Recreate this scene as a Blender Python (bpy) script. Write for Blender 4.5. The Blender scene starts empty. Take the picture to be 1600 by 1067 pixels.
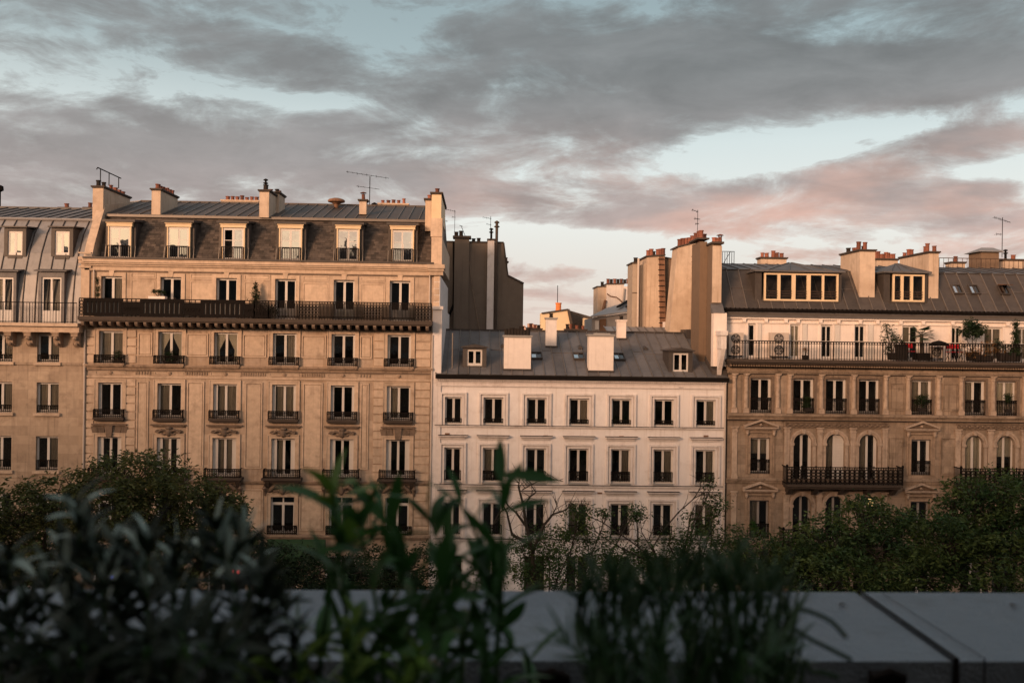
import bpy, math, random
import numpy as np
from mathutils import Vector, Matrix, noise
random.seed(7)
RNG = np.random.default_rng(11)
S = bpy.context.scene
COL = S.collection
PI = math.pi
rad = math.radians

# ------------------------------------------------------------------ camera
F = 1400.0                      # focal length in pixels of the 1600 px wide frame
EYE = 15.0
YAW, ROLL = rad(2.05), 0.014
fwd = Vector((math.sin(YAW), math.cos(YAW), 0))
r0 = Vector((math.cos(YAW), -math.sin(YAW), 0)); up0 = Vector((0, 0, 1))
right = r0*math.cos(ROLL) + up0*math.sin(ROLL)
up = up0*math.cos(ROLL) - r0*math.sin(ROLL)
cam_d = bpy.data.cameras.new('camera')
cam = bpy.data.objects.new('camera', cam_d); COL.objects.link(cam)
M = Matrix((right, up, -fwd)).transposed().to_4x4(); M.translation = Vector((0, 0, EYE))
cam.matrix_world = M
cam_d.sensor_width = 36.0; cam_d.lens = F/1600*36
cam_d.clip_start = 0.05; cam_d.clip_end = 6000
cam_d.dof.use_dof = True; cam_d.dof.focus_distance = 46; cam_d.dof.aperture_fstop = 4.4
cam_d.dof.aperture_blades = 7
S.camera = cam
CAM = Vector((0, 0, EYE))

# ------------------------------------------------------------------ world, sun, exposure
SUN_EL, SUN_AZ = rad(10.3), rad(180+36)      # azimuth clockwise from +Y: behind the camera, a little to the left
SKY_STRENGTH = 0.10
W = bpy.data.worlds.new('World'); S.world = W; W.use_nodes = True
nt = W.node_tree; nt.nodes.clear()
class NB:
    """tiny node expression builder"""
    def __init__(s, nt): s.nt = nt
    def n(s, t, **k):
        nd = s.nt.nodes.new(t)
        for a, b in k.items(): setattr(nd, a, b)
        return nd
    def put(s, sock, v):
        if isinstance(v, bpy.types.NodeSocket): s.nt.links.new(v, sock)
        elif v is not None: sock.default_value = v
    def m(s, op, a, b=None, c=None, clamp=False):
        nd = s.n('ShaderNodeMath', operation=op, use_clamp=clamp)
        s.put(nd.inputs[0], a); s.put(nd.inputs[1], b)
        if c is not None: s.put(nd.inputs[2], c)
        return nd.outputs[0]
    def vm(s, op, a, b=None):
        nd = s.n('ShaderNodeVectorMath', operation=op); s.put(nd.inputs[0], a); s.put(nd.inputs[1], b)
        return nd.outputs[1] if op in ('DOT_PRODUCT', 'LENGTH') else nd.outputs[0]
    def mix(s, f, a, b, mode='MIX', clamp=False):
        nd = s.n('ShaderNodeMix', data_type='RGBA', blend_type=mode, clamp_result=clamp)
        s.put(nd.inputs[0], f)
        for i, v in ((6, a), (7, b)):
            if isinstance(v, (tuple, list)) and len(v) == 3: v = (*v, 1)
            s.put(nd.inputs[i], v)
        return nd.outputs[2]
    def ramp(s, f, pts, interp='EASE'):
        nd = s.n('ShaderNodeValToRGB'); r = nd.color_ramp; r.interpolation = interp
        while len(r.elements) < len(pts): r.elements.new(0.5)
        for e, (p, c) in zip(r.elements, pts):
            e.position = p; e.color = (*c, 1) if isinstance(c, (tuple, list)) else (c, c, c, 1)
        s.put(nd.inputs[0], f)
        return nd.outputs[0]
    def noise(s, v, scale, detail=4, rough=.55, dist=0, dim='3D', typ=None):
        nd = s.n('ShaderNodeTexNoise', noise_dimensions=dim)
        s.put(nd.inputs['Vector'], v); nd.inputs['Scale'].default_value = scale
        nd.inputs['Detail'].default_value = detail; nd.inputs['Roughness'].default_value = rough
        nd.inputs['Distortion'].default_value = dist
        return nd.outputs[0]
    def mapping(s, v, loc=(0, 0, 0), rot=(0, 0, 0), sc=(1, 1, 1), typ='POINT'):
        nd = s.n('ShaderNodeMapping', vector_type=typ); s.put(nd.inputs[0], v)
        nd.inputs[1].default_value = loc; nd.inputs[2].default_value = rot; nd.inputs[3].default_value = sc
        return nd.outputs[0]
b = NB(nt)
tc = b.n('ShaderNodeTexCoord').outputs['Generated']
d = b.vm('NORMALIZE', tc)
sp = b.n('ShaderNodeSeparateXYZ'); b.put(sp.inputs[0], d)
dx, dy, dz = sp.outputs
az = b.m('ARCTAN2', dx, dy); el = b.m('ARCSINE', dz)
cb = b.n('ShaderNodeCombineXYZ'); b.put(cb.inputs[0], az); b.put(cb.inputs[1], el)
ae = cb.outputs[0]
sky = b.n('ShaderNodeTexSky', sky_type='NISHITA', sun_disc=False, sun_elevation=SUN_EL, sun_rotation=SUN_AZ,
          altitude=60, air_density=1.0, dust_density=1.5, ozone_density=1.0)
# cloud density: layered noise on a flat cloud deck plus the big banks that hang there
zc = b.m('ADD', b.m('MAXIMUM', dz, 0.0), 0.16)
cp = b.n('ShaderNodeCombineXYZ')
b.put(cp.inputs[0], b.m('DIVIDE', dx, zc)); b.put(cp.inputs[1], b.m('DIVIDE', dy, zc))
deck = b.mapping(cp.outputs[0], (3.1, 1.7, 0), (0, 0, rad(14)), (0.55, 1.0, 1))
n1 = b.noise(deck, 1.5, 9, .6, .5)
n2 = b.noise(b.mapping(ae, (0, 0, 0), (0, 0, rad(-6)), (2.5, 6.8, 1)), 2.6, 9, .63, .55)
dens = b.m('ADD', b.m('MULTIPLY', b.m('SUBTRACT', n1, .5), 1.7), b.m('MULTIPLY', b.m('SUBTRACT', n2, .5), 3.0))
def ang(px, py):
    v = right*((px-800)/F) + up*((533.5-py)/F) + fwd
    v.normalize(); return math.atan2(v.x, v.y), math.asin(v.z)
BANKS = [  # px, py, half width, half height, tilt deg (up to the right), weight
    (330, 70, 330, 50, -8, .58), (300, 215, 400, 55, -3, .50), (90, 285, 300, 75, 0, .75), (60, 100, 160, 40, 0, .2),
    (1010, 105, 420, 105, 0, .78), (900, 205, 330, 48, 4, .42), (1450, 110, 270, 50, -3, .65), (1250, 20, 300, 30, 0, .3), (1220, 262, 130, 22, 6, .30), (1130, 150, 260, 50, 0, .25),
    (1480, 235, 260, 34, 11, .80), (1160, 315, 300, 30, 4, .58), (1480, 355, 240, 32, 0, .6), (1540, 297, 110, 12, 0, .5),
    (560, 262, 330, 30, -4, .55), (880, 425, 130, 18, 0, .55), (560, 330, 180, 25, 0, .4), (1000, 345, 170, 20, 0, .35),
    (720, 300, 120, 18, 0, .25), (870, 470, 180, 14, 0, .4),
    (1380, 200, 240, 18, 7, -.55), (1010, 265, 200, 16, 2, -.45), (500, 160, 150, 18, -3, -.42), (850, 378, 180, 26, 0, -.9),
    (180, 185, 110, 14, -20, -.3), (270, 12, 250, 18, 0, -.3), (600, 10, 150, 30, 0, -.25), (1400, 60, 130, 22, -5, -.35),
    (1180, 268, 150, 16, 8, -.45), (620, 240, 120, 14, 4, -.35), (1560, 265, 120, 14, 0, -.5), (1150, 386, 300, 9, 0, -.35)]
for px, py, a_, b_, t_, w_ in BANKS:
    s0, e0 = ang(px, py)
    mp = b.mapping(ae, (s0, e0, 0), (0, 0, rad(t_)), (a_/F, b_/F, 1), 'TEXTURE')
    g = b.m('POWER', 2.718, b.m('MULTIPLY', b.vm('DOT_PRODUCT', mp, mp), -1.0))
    dens = b.m('MULTIPLY_ADD', g, w_*1.0, dens)
n4 = b.noise(b.mapping(ae, (7, 3, 0), (0, 0, rad(5)), (2.2, 5.5, 1)), 9.0, 7, .62, .3)
dens = b.m('MULTIPLY_ADD', b.m('SUBTRACT', n4, .5), 1.1, dens)
dens = b.m('ADD', dens, 0.0)
mask = b.ramp(dens, [(0.0, .0), (.10, .24), (.34, .72), (.70, 1)], 'B_SPLINE')
# how the sky between the clouds and the clouds themselves look, by elevation and towards the sun
sunv = Vector((math.sin(SUN_AZ)*math.cos(SUN_EL), math.cos(SUN_AZ)*math.cos(SUN_EL), math.sin(SUN_EL)))
toward = b.m('MAXIMUM', b.vm('DOT_PRODUCT', d, tuple(sunv)), 0.0)
glow = b.m('POWER', toward, 4.0)
west = b.m('POWER', b.m('MULTIPLY_ADD', b.vm('DOT_PRODUCT', d, tuple(sunv)), .5, .5), 2.2)
elp = b.m('MAXIMUM', b.m('DIVIDE', el, 1.2), 0.0)
gapc = b.ramp(elp, [(0.0, (.84, .68, .60)), (.06, (.86, .80, .74)), (.11, (.92, .93, .88)), (.18, (.76, .85, .84)), (.25, (.42, .53, .55)), (.36, (.27, .37, .40)), (.8, (.38, .45, .50))], 'LINEAR')
lowp = b.ramp(elp, [(0.0, (.52, .42, .39)), (.09, (.42, .345, .33)), (.16, (.285, .268, .268)), (.24, (.212, .220, .225)), (.36, (.175, .198, .208)), (.8, (.34, .335, .335))], 'LINEAR')
# right hand side of the view: the low clouds catch more pink
rgt = b.m('MULTIPLY', b.ramp(b.m('ADD', az, .5), [(0.1, 0), (.9, 1)]), b.ramp(elp, [(0.0, 1), (.10, .95), (.22, 0)], 'EASE'))
lft = b.m('MULTIPLY', b.ramp(b.m('MULTIPLY', az, -1.0), [(0.05, 0), (.6, 1)]), b.ramp(elp, [(0.0, 1), (.20, 0)], 'EASE'))
pk = b.noise(b.mapping(ae, (1, 5, 0), (0, 0, 0), (2.0, 7, 1)), 2.2, 4, .55)
cl = b.mix(b.m('MULTIPLY', b.m('MULTIPLY', rgt, b.ramp(pk, [(.38, .2), (.62, 1)])), .85), lowp, (.74, .44, .35))
cl = b.mix(b.m('MULTIPLY', lft, .5), cl, (.24, .18, .18))
n3 = b.noise(b.mapping(ae, (4, 2, 0), (0, 0, 0), (2.0, 6, 1)), 4.0, 6, .6, .3)
cl = b.mix(1.0, cl, b.ramp(n3, [(.25, .76), (.75, 1.26)], 'LINEAR'), 'MULTIPLY')
gapc = b.mix(b.m('MULTIPLY', west, .7), gapc, (1.30, 1.02, .84)); cl = b.mix(b.m('MULTIPLY', west, .7), cl, (.92, .74, .66))
gap = b.mix(b.m('MULTIPLY', glow, .8), gapc, (2.2, 1.45, .80))
cl = b.mix(b.m('MULTIPLY', glow, .75), cl, (1.5, .90, .55))
skycol = b.mix(b.m('MULTIPLY', mask, .93), gap, cl)
# the Nishita sky shines through the gaps
nis = b.mix(1.0, sky.outputs[0], (SKY_STRENGTH, SKY_STRENGTH, SKY_STRENGTH), 'MULTIPLY')
skycol = b.mix(b.m('MULTIPLY', b.m('SUBTRACT', 1.0, mask), .12), skycol, nis)
skycol = b.mix(b.m('GREATER_THAN', dz, -0.002), (.07, .06, .055), skycol)
bg = b.n('ShaderNodeBackground')
sc_ = b.vm('MULTIPLY', skycol, (1/SKY_STRENGTH,)*3)
b.put(bg.inputs[0], sc_); bg.inputs[1].default_value = SKY_STRENGTH
out = b.n('ShaderNodeOutputWorld'); nt.links.new(bg.outputs[0], out.inputs[0])
W.cycles.sampling_method = 'MANUAL'; W.cycles.sample_map_resolution = 512

sl = bpy.data.lights.new('sun', 'SUN'); so = bpy.data.objects.new('sun', sl); COL.objects.link(so)
sl.energy = 4.3; sl.angle = rad(14); sl.color = (1.0, .60, .36)
so.rotation_euler = (-sunv).to_track_quat('-Z', 'Y').to_euler()
so.location = (-30, -60, 40)
S.view_settings.view_transform = 'Standard'; S.view_settings.look = 'None'
S.view_settings.exposure = 0.0; S.view_settings.gamma = 1.0; S.view_settings.use_curve_mapping = False
S.cycles.max_bounces = 6; S.cycles.diffuse_bounces = 2; S.cycles.glossy_bounces = 3
S.cycles.transparent_max_bounces = 8; S.cycles.use_adaptive_sampling = True; S.cycles.adaptive_threshold = .02
S.cycles.use_denoising = True

# ------------------------------------------------------------------ photo pixel -> world point on the plane y = Y
def P(px, py, Y):
    v = right*((px-800)/F) + up*((533.5-py)/F) + fwd
    return CAM + v*(Y/v.y)

# ------------------------------------------------------------------ mesh and object helpers
def tag(o, label=None, cat=None, group=None, kind=None):
    if label: o['label'] = label
    if cat: o['category'] = cat
    if group: o['group'] = group
    if kind: o['kind'] = kind
    return o
ORG = {}
def origin(o):
    return ORG.get(o.name, Vector((0, 0, 0))) if o else Vector((0, 0, 0))
def empty(name, loc, parent=None):
    o = bpy.data.objects.new(name, None); COL.objects.link(o)
    o.empty_display_size = .2
    if parent: o.parent = parent
    o.location = Vector(loc) - origin(parent); ORG[o.name] = Vector(loc)
    return o
def link(name, mesh, parent=None, loc=(0, 0, 0), rot=None, scale=None):
    """loc is a world position; parents are never rotated"""
    o = bpy.data.objects.new(name, mesh); COL.objects.link(o)
    if parent: o.parent = parent
    o.location = Vector(loc) - origin(parent); ORG[o.name] = Vector(loc)
    if rot: o.rotation_euler = rot
    if scale is not None: o.scale = scale if hasattr(scale, '__len__') else (scale,)*3
    return o
class MB:
    def __init__(s): s.v = []; s.f = []; s.mi = []; s.cur = 0
    def add(s, vs, fs):
        o = len(s.v); s.v += [tuple(v) for v in vs]
        for f in fs: s.f.append([i+o for i in f]); s.mi.append(s.cur)
        return s
    def box(s, x0, x1, y0, y1, z0, z1):
        vs = [(x0,y0,z0),(x1,y0,z0),(x1,y1,z0),(x0,y1,z0),(x0,y0,z1),(x1,y0,z1),(x1,y1,z1),(x0,y1,z1)]
        return s.add(vs, [(0,3,2,1),(4,5,6,7),(0,1,5,4),(1,2,6,5),(2,3,7,6),(3,0,4,7)])
    def quad(s, *p): return s.add(p, [tuple(range(len(p)))])
    def prism(s, poly, vec):
        n = len(poly); vec = Vector(vec); p = [Vector(q) for q in poly]
        return s.add(p+[q+vec for q in p], [tuple(range(n-1, -1, -1)), tuple(range(n, 2*n))] +
                     [(i, (i+1) % n, n+(i+1) % n, n+i) for i in range(n)])
    def bar(s, a, c, w, h=None):
        """square bar between two points"""
        a = Vector(a); c = Vector(c); h = h or w; t = (c-a).normalized()
        u = t.cross(Vector((0, 0, 1)));
        if u.length < 1e-3: u = Vector((1, 0, 0))
        u.normalize(); k = u.cross(t).normalized()
        q = [u*w/2+k*h/2, u*w/2-k*h/2, -u*w/2-k*h/2, -u*w/2+k*h/2]
        return s.add([a+x for x in q]+[c+x for x in q], [(3,2,1,0),(4,5,6,7)]+[(i,(i+1)%4,4+(i+1)%4,4+i) for i in range(4)])
    def tube(s, pts, r, n=6):
        pts = [Vector(p) for p in pts]; rs = r if hasattr(r, '__len__') else [r]*len(pts)
        vs = []; N = len(pts)
        for i, p in enumerate(pts):
            t = (pts[min(i+1, N-1)]-pts[max(i-1, 0)]).normalized()
            u = t.cross(Vector((0, 0, 1)))
            if u.length < .05: u = t.cross(Vector((0, 1, 0)))
            u.normalize(); k = t.cross(u)
            vs += [p+(u*math.cos(2*PI*j/n)+k*math.sin(2*PI*j/n))*rs[i] for j in range(n)]
        fs = [(i*n+j, i*n+(j+1) % n, (i+1)*n+(j+1) % n, (i+1)*n+j) for i in range(N-1) for j in range(n)]
        fs += [tuple(range(n)), tuple(range((N-1)*n+n-1, (N-1)*n-1, -1))]
        return s.add(vs, fs)
    def lathe(s, prof, c=(0, 0, 0), n=10):
        vs = []
        for r, z in prof: vs += [(c[0]+r*math.cos(2*PI*j/n), c[1]+r*math.sin(2*PI*j/n), c[2]+z) for j in range(n)]
        N = len(prof)
        fs = [(i*n+j, i*n+(j+1) % n, (i+1)*n+(j+1) % n, (i+1)*n+j) for i in range(N-1) for j in range(n)]
        fs += [tuple(range(n-1, -1, -1)), tuple(range((N-1)*n, N*n))]
        return s.add(vs, fs)
    def ring(s, c, R, w, n=12, dpt=.02):
        """flat iron ring in the XZ plane"""
        c = Vector(c); vs = []
        for y in (-dpt/2, dpt/2):
            for rr in (R-w/2, R+w/2): vs += [c+Vector((rr*math.cos(2*PI*j/n), y, rr*math.sin(2*PI*j/n))) for j in range(n)]
        fs = []
        for j in range(n):
            k = (j+1) % n
            fs += [(j, k, n+k, n+j), (2*n+j, 3*n+j, 3*n+k, 2*n+k), (n+j, n+k, 3*n+k, 3*n+j), (j, 2*n+j, 2*n+k, k)]
        return s.add(vs, fs)
    def mesh(s, name, mats, org=(0, 0, 0), smooth=False):
        me = bpy.data.meshes.new(name); o = Vector(org)
        me.from_pydata([tuple(Vector(v)-o) for v in s.v], [], s.f)
        for m_ in (mats if isinstance(mats, (list, tuple)) else [mats]): me.materials.append(m_)
        if isinstance(mats, (list, tuple)) and len(mats) > 1: me.polygons.foreach_set('material_index', s.mi)
        if smooth: me.polygons.foreach_set('use_smooth', [True]*len(me.polygons))
        me.update(); return me
    def build(s, name, mats, parent=None, loc=None, smooth=False):
        """vertices in world coordinates; the object's origin is put at loc (default: the bounds' bottom centre)"""
        if loc is None:
            a = np.array([tuple(v) for v in s.v]); mn, mx = a.min(0), a.max(0)
            loc = ((mn[0]+mx[0])/2, (mn[1]+mx[1])/2, mn[2])
        return link(name, s.mesh(name, mats, loc, smooth), parent, loc)

# ------------------------------------------------------------------ materials
MAT = {}
def newmat(name):
    m = bpy.data.materials.new(name); m.use_nodes = True; m.node_tree.nodes.clear(); MAT[name] = m
    B = NB(m.node_tree); o = B.n('ShaderNodeOutputMaterial'); p = B.n('ShaderNodeBsdfPrincipled')
    m.node_tree.links.new(p.outputs[0], o.inputs[0]); return m, B, p, o
def surf(name, base, var=.25, dirt=.3, dirtcol=None, rough=.85, bump=.15, scale=1.0, streak=.0, course=None, spec=.3, metal=0, grain=30., tint=None, orand=.0, isl=0):
    m, B, p, o = newmat(name)
    pos = B.n('ShaderNodeNewGeometry').outputs['Position']
    big = B.noise(pos, .55*scale, 5, .6); mid = B.noise(pos, 3.1*scale, 6, .65); fine = B.noise(pos, grain*scale, 3, .6)
    c = B.mix(1.0, (*base, 1), B.ramp(mid, [(.25, 1-var), (.75, 1+var)], 'LINEAR'), 'MULTIPLY')
    if tint: c = B.mix(B.ramp(big, [(.40, 0), (.62, .8)]), c, (*tint, 1))
    dc = dirtcol or tuple(x*.35 for x in base)
    dm = B.m('MULTIPLY', B.ramp(B.noise(pos, 1.3*scale, 7, .68), [(.50, 0), (.74, 1)]), dirt)
    c = B.mix(dm, c, (*dc, 1))
    h = B.m('ADD', B.m('MULTIPLY', fine, .5), mid)
    if streak:
        st = B.noise(B.mapping(pos, (0, 0, 0), (0, 0, 0), (3.6, 3.6, .14)), 1.7, 6, .66)
        c = B.mix(B.m('MULTIPLY', B.ramp(st, [(.50, 0), (.72, 1)]), streak), c, (*dc, 1))
    if course:
        sx = B.n('ShaderNodeSeparateXYZ'); B.put(sx.inputs[0], pos)
        cx = B.n('ShaderNodeCombineXYZ'); B.put(cx.inputs[0], B.m('ADD', sx.outputs[0], sx.outputs[1])); B.put(cx.inputs[1], sx.outputs[2])
        br = B.n('ShaderNodeTexBrick'); B.put(br.inputs['Vector'], cx.outputs[0])
        br.inputs['Color1'].default_value = (1, 1, 1, 1); br.inputs['Color2'].default_value = (.68, .66, .65, 1)
        br.inputs['Mortar'].default_value = (.62, .62, .62, 1)
        br.inputs['Scale'].default_value = 1; br.inputs['Mortar Size'].default_value = course[2]
        br.inputs['Brick Width'].default_value = course[0]; br.inputs['Row Height'].default_value = course[1]
        c = B.mix(.8, c, br.outputs[0], 'MULTIPLY')
        h = B.m('SUBTRACT', h, B.m('MULTIPLY', br.outputs['Fac'], 1.2))
    if orand:
        oi = B.n('ShaderNodeObjectInfo').outputs['Random']; c = B.mix(1.0, c, B.ramp(oi, [(0, 1-orand), (1, 1+orand)], 'LINEAR'), 'MULTIPLY')
    if isl:
        ri = B.n('ShaderNodeNewGeometry').outputs['Random Per Island']; c = B.mix(1.0, c, B.ramp(ri, [(0, 1-isl), (1, 1+isl)], 'LINEAR'), 'MULTIPLY')
    B.put(p.inputs['Base Color'], c)
    B.put(p.inputs['Roughness'], B.ramp(mid, [(.2, max(0, rough-.12)), (.8, min(1, rough+.08))], 'LINEAR'))
    p.inputs['Specular IOR Level'].default_value = spec; p.inputs['Metallic'].default_value = metal
    bp = B.n('ShaderNodeBump'); bp.inputs['Strength'].default_value = bump; bp.inputs['Distance'].default_value = .03
    B.put(bp.inputs['Height'], h); B.put(p.inputs['Normal'], bp.outputs[0])
    return m
surf('limestone', (.49, .375, .295), .20, .5, (.19, .125, .085), streak=.55, course=(.95, .42, .006), tint=(.44, .315, .225))
surf('limestone_plain', (.50, .375, .285), .2, .5, (.17, .11, .075), streak=.25, orand=.10)
surf('limestone_old', (.46, .35, .265), .2, .6, (.17, .12, .09), streak=.55, course=(1.1, .5, .005), tint=(.39, .29, .215))
surf('limestone_carved', (.31, .22, .16), .25, .75, (.11, .075, .055), streak=.55, scale=1.6)
surf('limestone_dark', (.35, .262, .20), .26, .85, (.11, .078, .055), streak=.7, course=(.8, .36, .006), tint=(.28, .205, .15))
surf('stone_soot_shade', (.06, .044, .036), .25, .7, (.06, .045, .035), streak=.5)  # sooty stone; the same tone paints the shade under the long balcony
surf('stucco_cream', (.80, .74, .73), .08, .3, (.40, .31, .27), rough=.9, bump=.06, streak=.34, tint=(.75, .685, .67))
surf('stucco_trim', (.70, .63, .61), .1, .5, (.28, .2, .165), rough=.9, bump=.05, streak=.25)
surf('stucco_pale', (.76, .66, .61), .06, .25, (.36, .27, .22), rough=.9, bump=.05, streak=.25)
surf('render_cream', (.54, .42, .33), .12, .5, (.26, .18, .13), rough=.9, bump=.1, streak=.5, tint=(.44, .33, .25))
surf('render_grey', (.36, .29, .235), .1, .35, (.2, .155, .125), rough=.9, bump=.08, streak=.35)
surf('render_brown', (.17, .115, .08), .1, .35, (.09, .06, .042), rough=.9, bump=.08, streak=.45)
surf('sandstone_trim', (.41, .31, .245), .24, .8, (.15, .11, .085), streak=.5, scale=1.4, orand=.08)
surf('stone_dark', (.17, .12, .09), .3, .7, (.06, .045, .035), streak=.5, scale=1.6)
surf('brown_wall', (.17, .135, .11), .1, .3, (.09, .067, .054), rough=.92, bump=.06, streak=.35, tint=(.15, .118, .098))
surf('stain_brown', (.19, .10, .062), .3, .6, (.1, .05, .03), streak=.6)
surf('zinc', (.105, .098, .10), .24, .6, (.045, .04, .04), rough=.6, bump=.08, metal=.1, streak=.3, tint=(.14, .128, .128), spec=.25, orand=.22)
surf('zinc_light', (.24, .225, .225), .14, .35, (.17, .145, .135), rough=.5, bump=.08, metal=.2, streak=.35, spec=.35, orand=.10)
surf('zinc_brown', (.070, .058, .053), .2, .5, (.04, .033, .03), rough=.6, bump=.08, metal=.1, streak=.35, spec=.25, orand=.2)
surf('zinc_seam', (.16, .135, .12), .14, .4, (.14, .11, .1), rough=.5, bump=.05, metal=.3)
surf('zinc_seam_dark', (.06, .05, .048), .14, .4, (.04, .035, .03), rough=.5, bump=.05, metal=.3)
surf('slate', (.064, .050, .043), .35, .6, (.035, .028, .024), rough=.7, bump=.3, scale=1.2, isl=.45)
surf('terracotta', (.20, .075, .05), .3, .5, (.08, .04, .03), rough=.85, scale=3, orand=.45)
surf('pot_dark', (.018, .013, .011), .3, .5, (.03, .02, .018), rough=.85, scale=3)
surf('pot_orange', (.60, .19, .06), .15, .3, (.35, .1, .04), rough=.8)
surf('cream_paint', (.66, .50, .33), .06, .2, (.4, .29, .2), rough=.7, bump=.04)
surf('white_paint', (.60, .55, .52), .05, .15, (.38, .33, .3), rough=.5, bump=.03)
surf('grey_paint', (.30, .27, .26), .06, .2, (.2, .17, .16), rough=.6, bump=.03)
surf('pipe_white', (.50, .42, .37), .08, .4, (.3, .23, .19), rough=.6, bump=.03, streak=.3)
surf('screen_cloth', (.20, .18, .165), .1, .2, (.06, .05, .045), rough=.95)
surf('iron', (.010, .008, .0075), .3, .3, (.018, .011, .008), rough=.85, bump=.0, spec=.08)
surf('iron_brown', (.07, .042, .03), .3, .4, (.1, .05, .03), rough=.6, bump=.05)
surf('aluminium', (.25, .25, .26), .1, .2, (.15, .15, .15), rough=.4, bump=.02, metal=.8)
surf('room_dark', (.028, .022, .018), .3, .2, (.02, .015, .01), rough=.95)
surf('curtain', (.62, .56, .48), .08, .1, (.3, .27, .24), rough=.95, bump=.05)
surf('curtain_dim', (.32, .28, .24), .12, .1, (.1, .09, .08), rough=.95, bump=.05)
surf('wood_brown', (.16, .085, .05), .2, .3, (.08, .04, .03), rough=.7)
surf('asphalt', (.05, .048, .047), .2, .3, (.03, .03, .03), rough=.85)
surf('pavement', (.20, .185, .17), .15, .3, (.12, .11, .1), rough=.85)
surf('soil', (.03, .02, .015), .3, .3, (.015, .01, .01), rough=1)
surf('awning_green', (.02, .05, .02), .1, .3, (.012, .03, .012), rough=.9)
surf('red_plastic', (.55, .02, .03), .1, .1, (.3, .01, .02), rough=.5)
surf('concrete', (.30, .28, .27), .1, .3, (.2, .18, .17), rough=.85)
surf('bark', (.055, .042, .032), .3, .3, (.03, .022, .018), rough=.95, scale=4)
surf('city_pink', (.46, .30, .24), .3, .3, (.25, .17, .15), scale=.3)
def glassmat(name, tint, refl):
    m, B, p, o = newmat(name); m.node_tree.nodes.remove(p)
    tr = B.n('ShaderNodeBsdfTransparent'); tr.inputs[0].default_value = (*tint, 1)
    gl = B.n('ShaderNodeBsdfGlossy'); gl.inputs['Roughness'].default_value = .015
    pos = B.n('ShaderNodeNewGeometry').outputs['Position']
    bp = B.n('ShaderNodeBump'); bp.inputs['Strength'].default_value = .045; bp.inputs['Distance'].default_value = .05
    B.put(bp.inputs['Height'], B.noise(pos, 1.7, 2, .5)); B.put(gl.inputs['Normal'], bp.outputs[0])
    fr = B.n('ShaderNodeFresnel'); fr.inputs[0].default_value = 1.5
    f = B.m('ADD', B.m('MULTIPLY', fr.outputs[0], .9), refl, clamp=True)
    mx = B.n('ShaderNodeMixShader'); B.put(mx.inputs[0], f)
    m.node_tree.links.new(tr.outputs[0], mx.inputs[1]); m.node_tree.links.new(gl.outputs[0], mx.inputs[2])
    m.node_tree.links.new(mx.outputs[0], o.inputs[0]); return m
glassmat('glass', (.86, .86, .84), .05)
glassmat('glass_bright', (.30, .27, .22), .55)
def emit(name, col, st):
    m, B, p, o = newmat(name); m.node_tree.nodes.remove(p)
    e = B.n('ShaderNodeEmission'); e.inputs[0].default_value = (*col, 1); e.inputs[1].default_value = st
    m.node_tree.links.new(e.outputs[0], o.inputs[0]); return m
emit('lamp_glow', (1, .62, .25), 2.2); emit('red_light', (1, .08, .06), .9); emit('blue_light', (.15, .2, 1), 1.2)
# ------------------------------------------------------------------ building kit
class Fac:
    """a facade on the plane y = Y, read off the photograph at a reference column / row"""
    def __init__(s, Y, xref, yref): s.Y, s.xr, s.yr = Y, xref, yref
    def X(s, px, py=None, Y=None): return P(px, s.yr if py is None else py, Y or s.Y).x
    def Z(s, py, px=None, Y=None): return P(s.xr if px is None else px, py, Y or s.Y).z
def wall_skin(x0, x1, z0, z1, ops, Y, dep=.30, mb=None):
    """front face with rectangular openings and their reveals; ops = (x0, x1, z0, z1)"""
    mb = mb or MB()
    xs = sorted({x0, x1, *[o[0] for o in ops], *[o[1] for o in ops]}); zs = sorted({z0, z1, *[o[2] for o in ops], *[o[3] for o in ops]})
    for za, zb in zip(zs, zs[1:]):
        if zb-za < 1e-4: continue
        zm = (za+zb)/2; run = None
        for xa, xb in list(zip(xs, xs[1:]))+[(None, None)]:
            hole = xa is None or any(o[0] <= (xa+xb)/2 <= o[1] and o[2] <= zm <= o[3] for o in ops)
            if hole:
                if run: mb.quad((run[0], Y, za), (run[1], Y, za), (run[1], Y, zb), (run[0], Y, zb)); run = None
            else: run = (run[0] if run else xa, xb)
    for a, c, e, g in ops:
        D = Y+dep
        mb.quad((a, Y, e), (a, D, e), (c, D, e), (c, Y, e)); mb.quad((a, Y, g), (c, Y, g), (c, D, g), (a, D, g))
        mb.quad((a, Y, e), (a, Y, g), (a, D, g), (a, D, e)); mb.quad((c, Y, e), (c, D, e), (c, D, g), (c, Y, g))
    return mb
CACHE = {}
def shared(key, fn):
    if key not in CACHE: CACHE[key] = fn()
    return CACHE[key]
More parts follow.
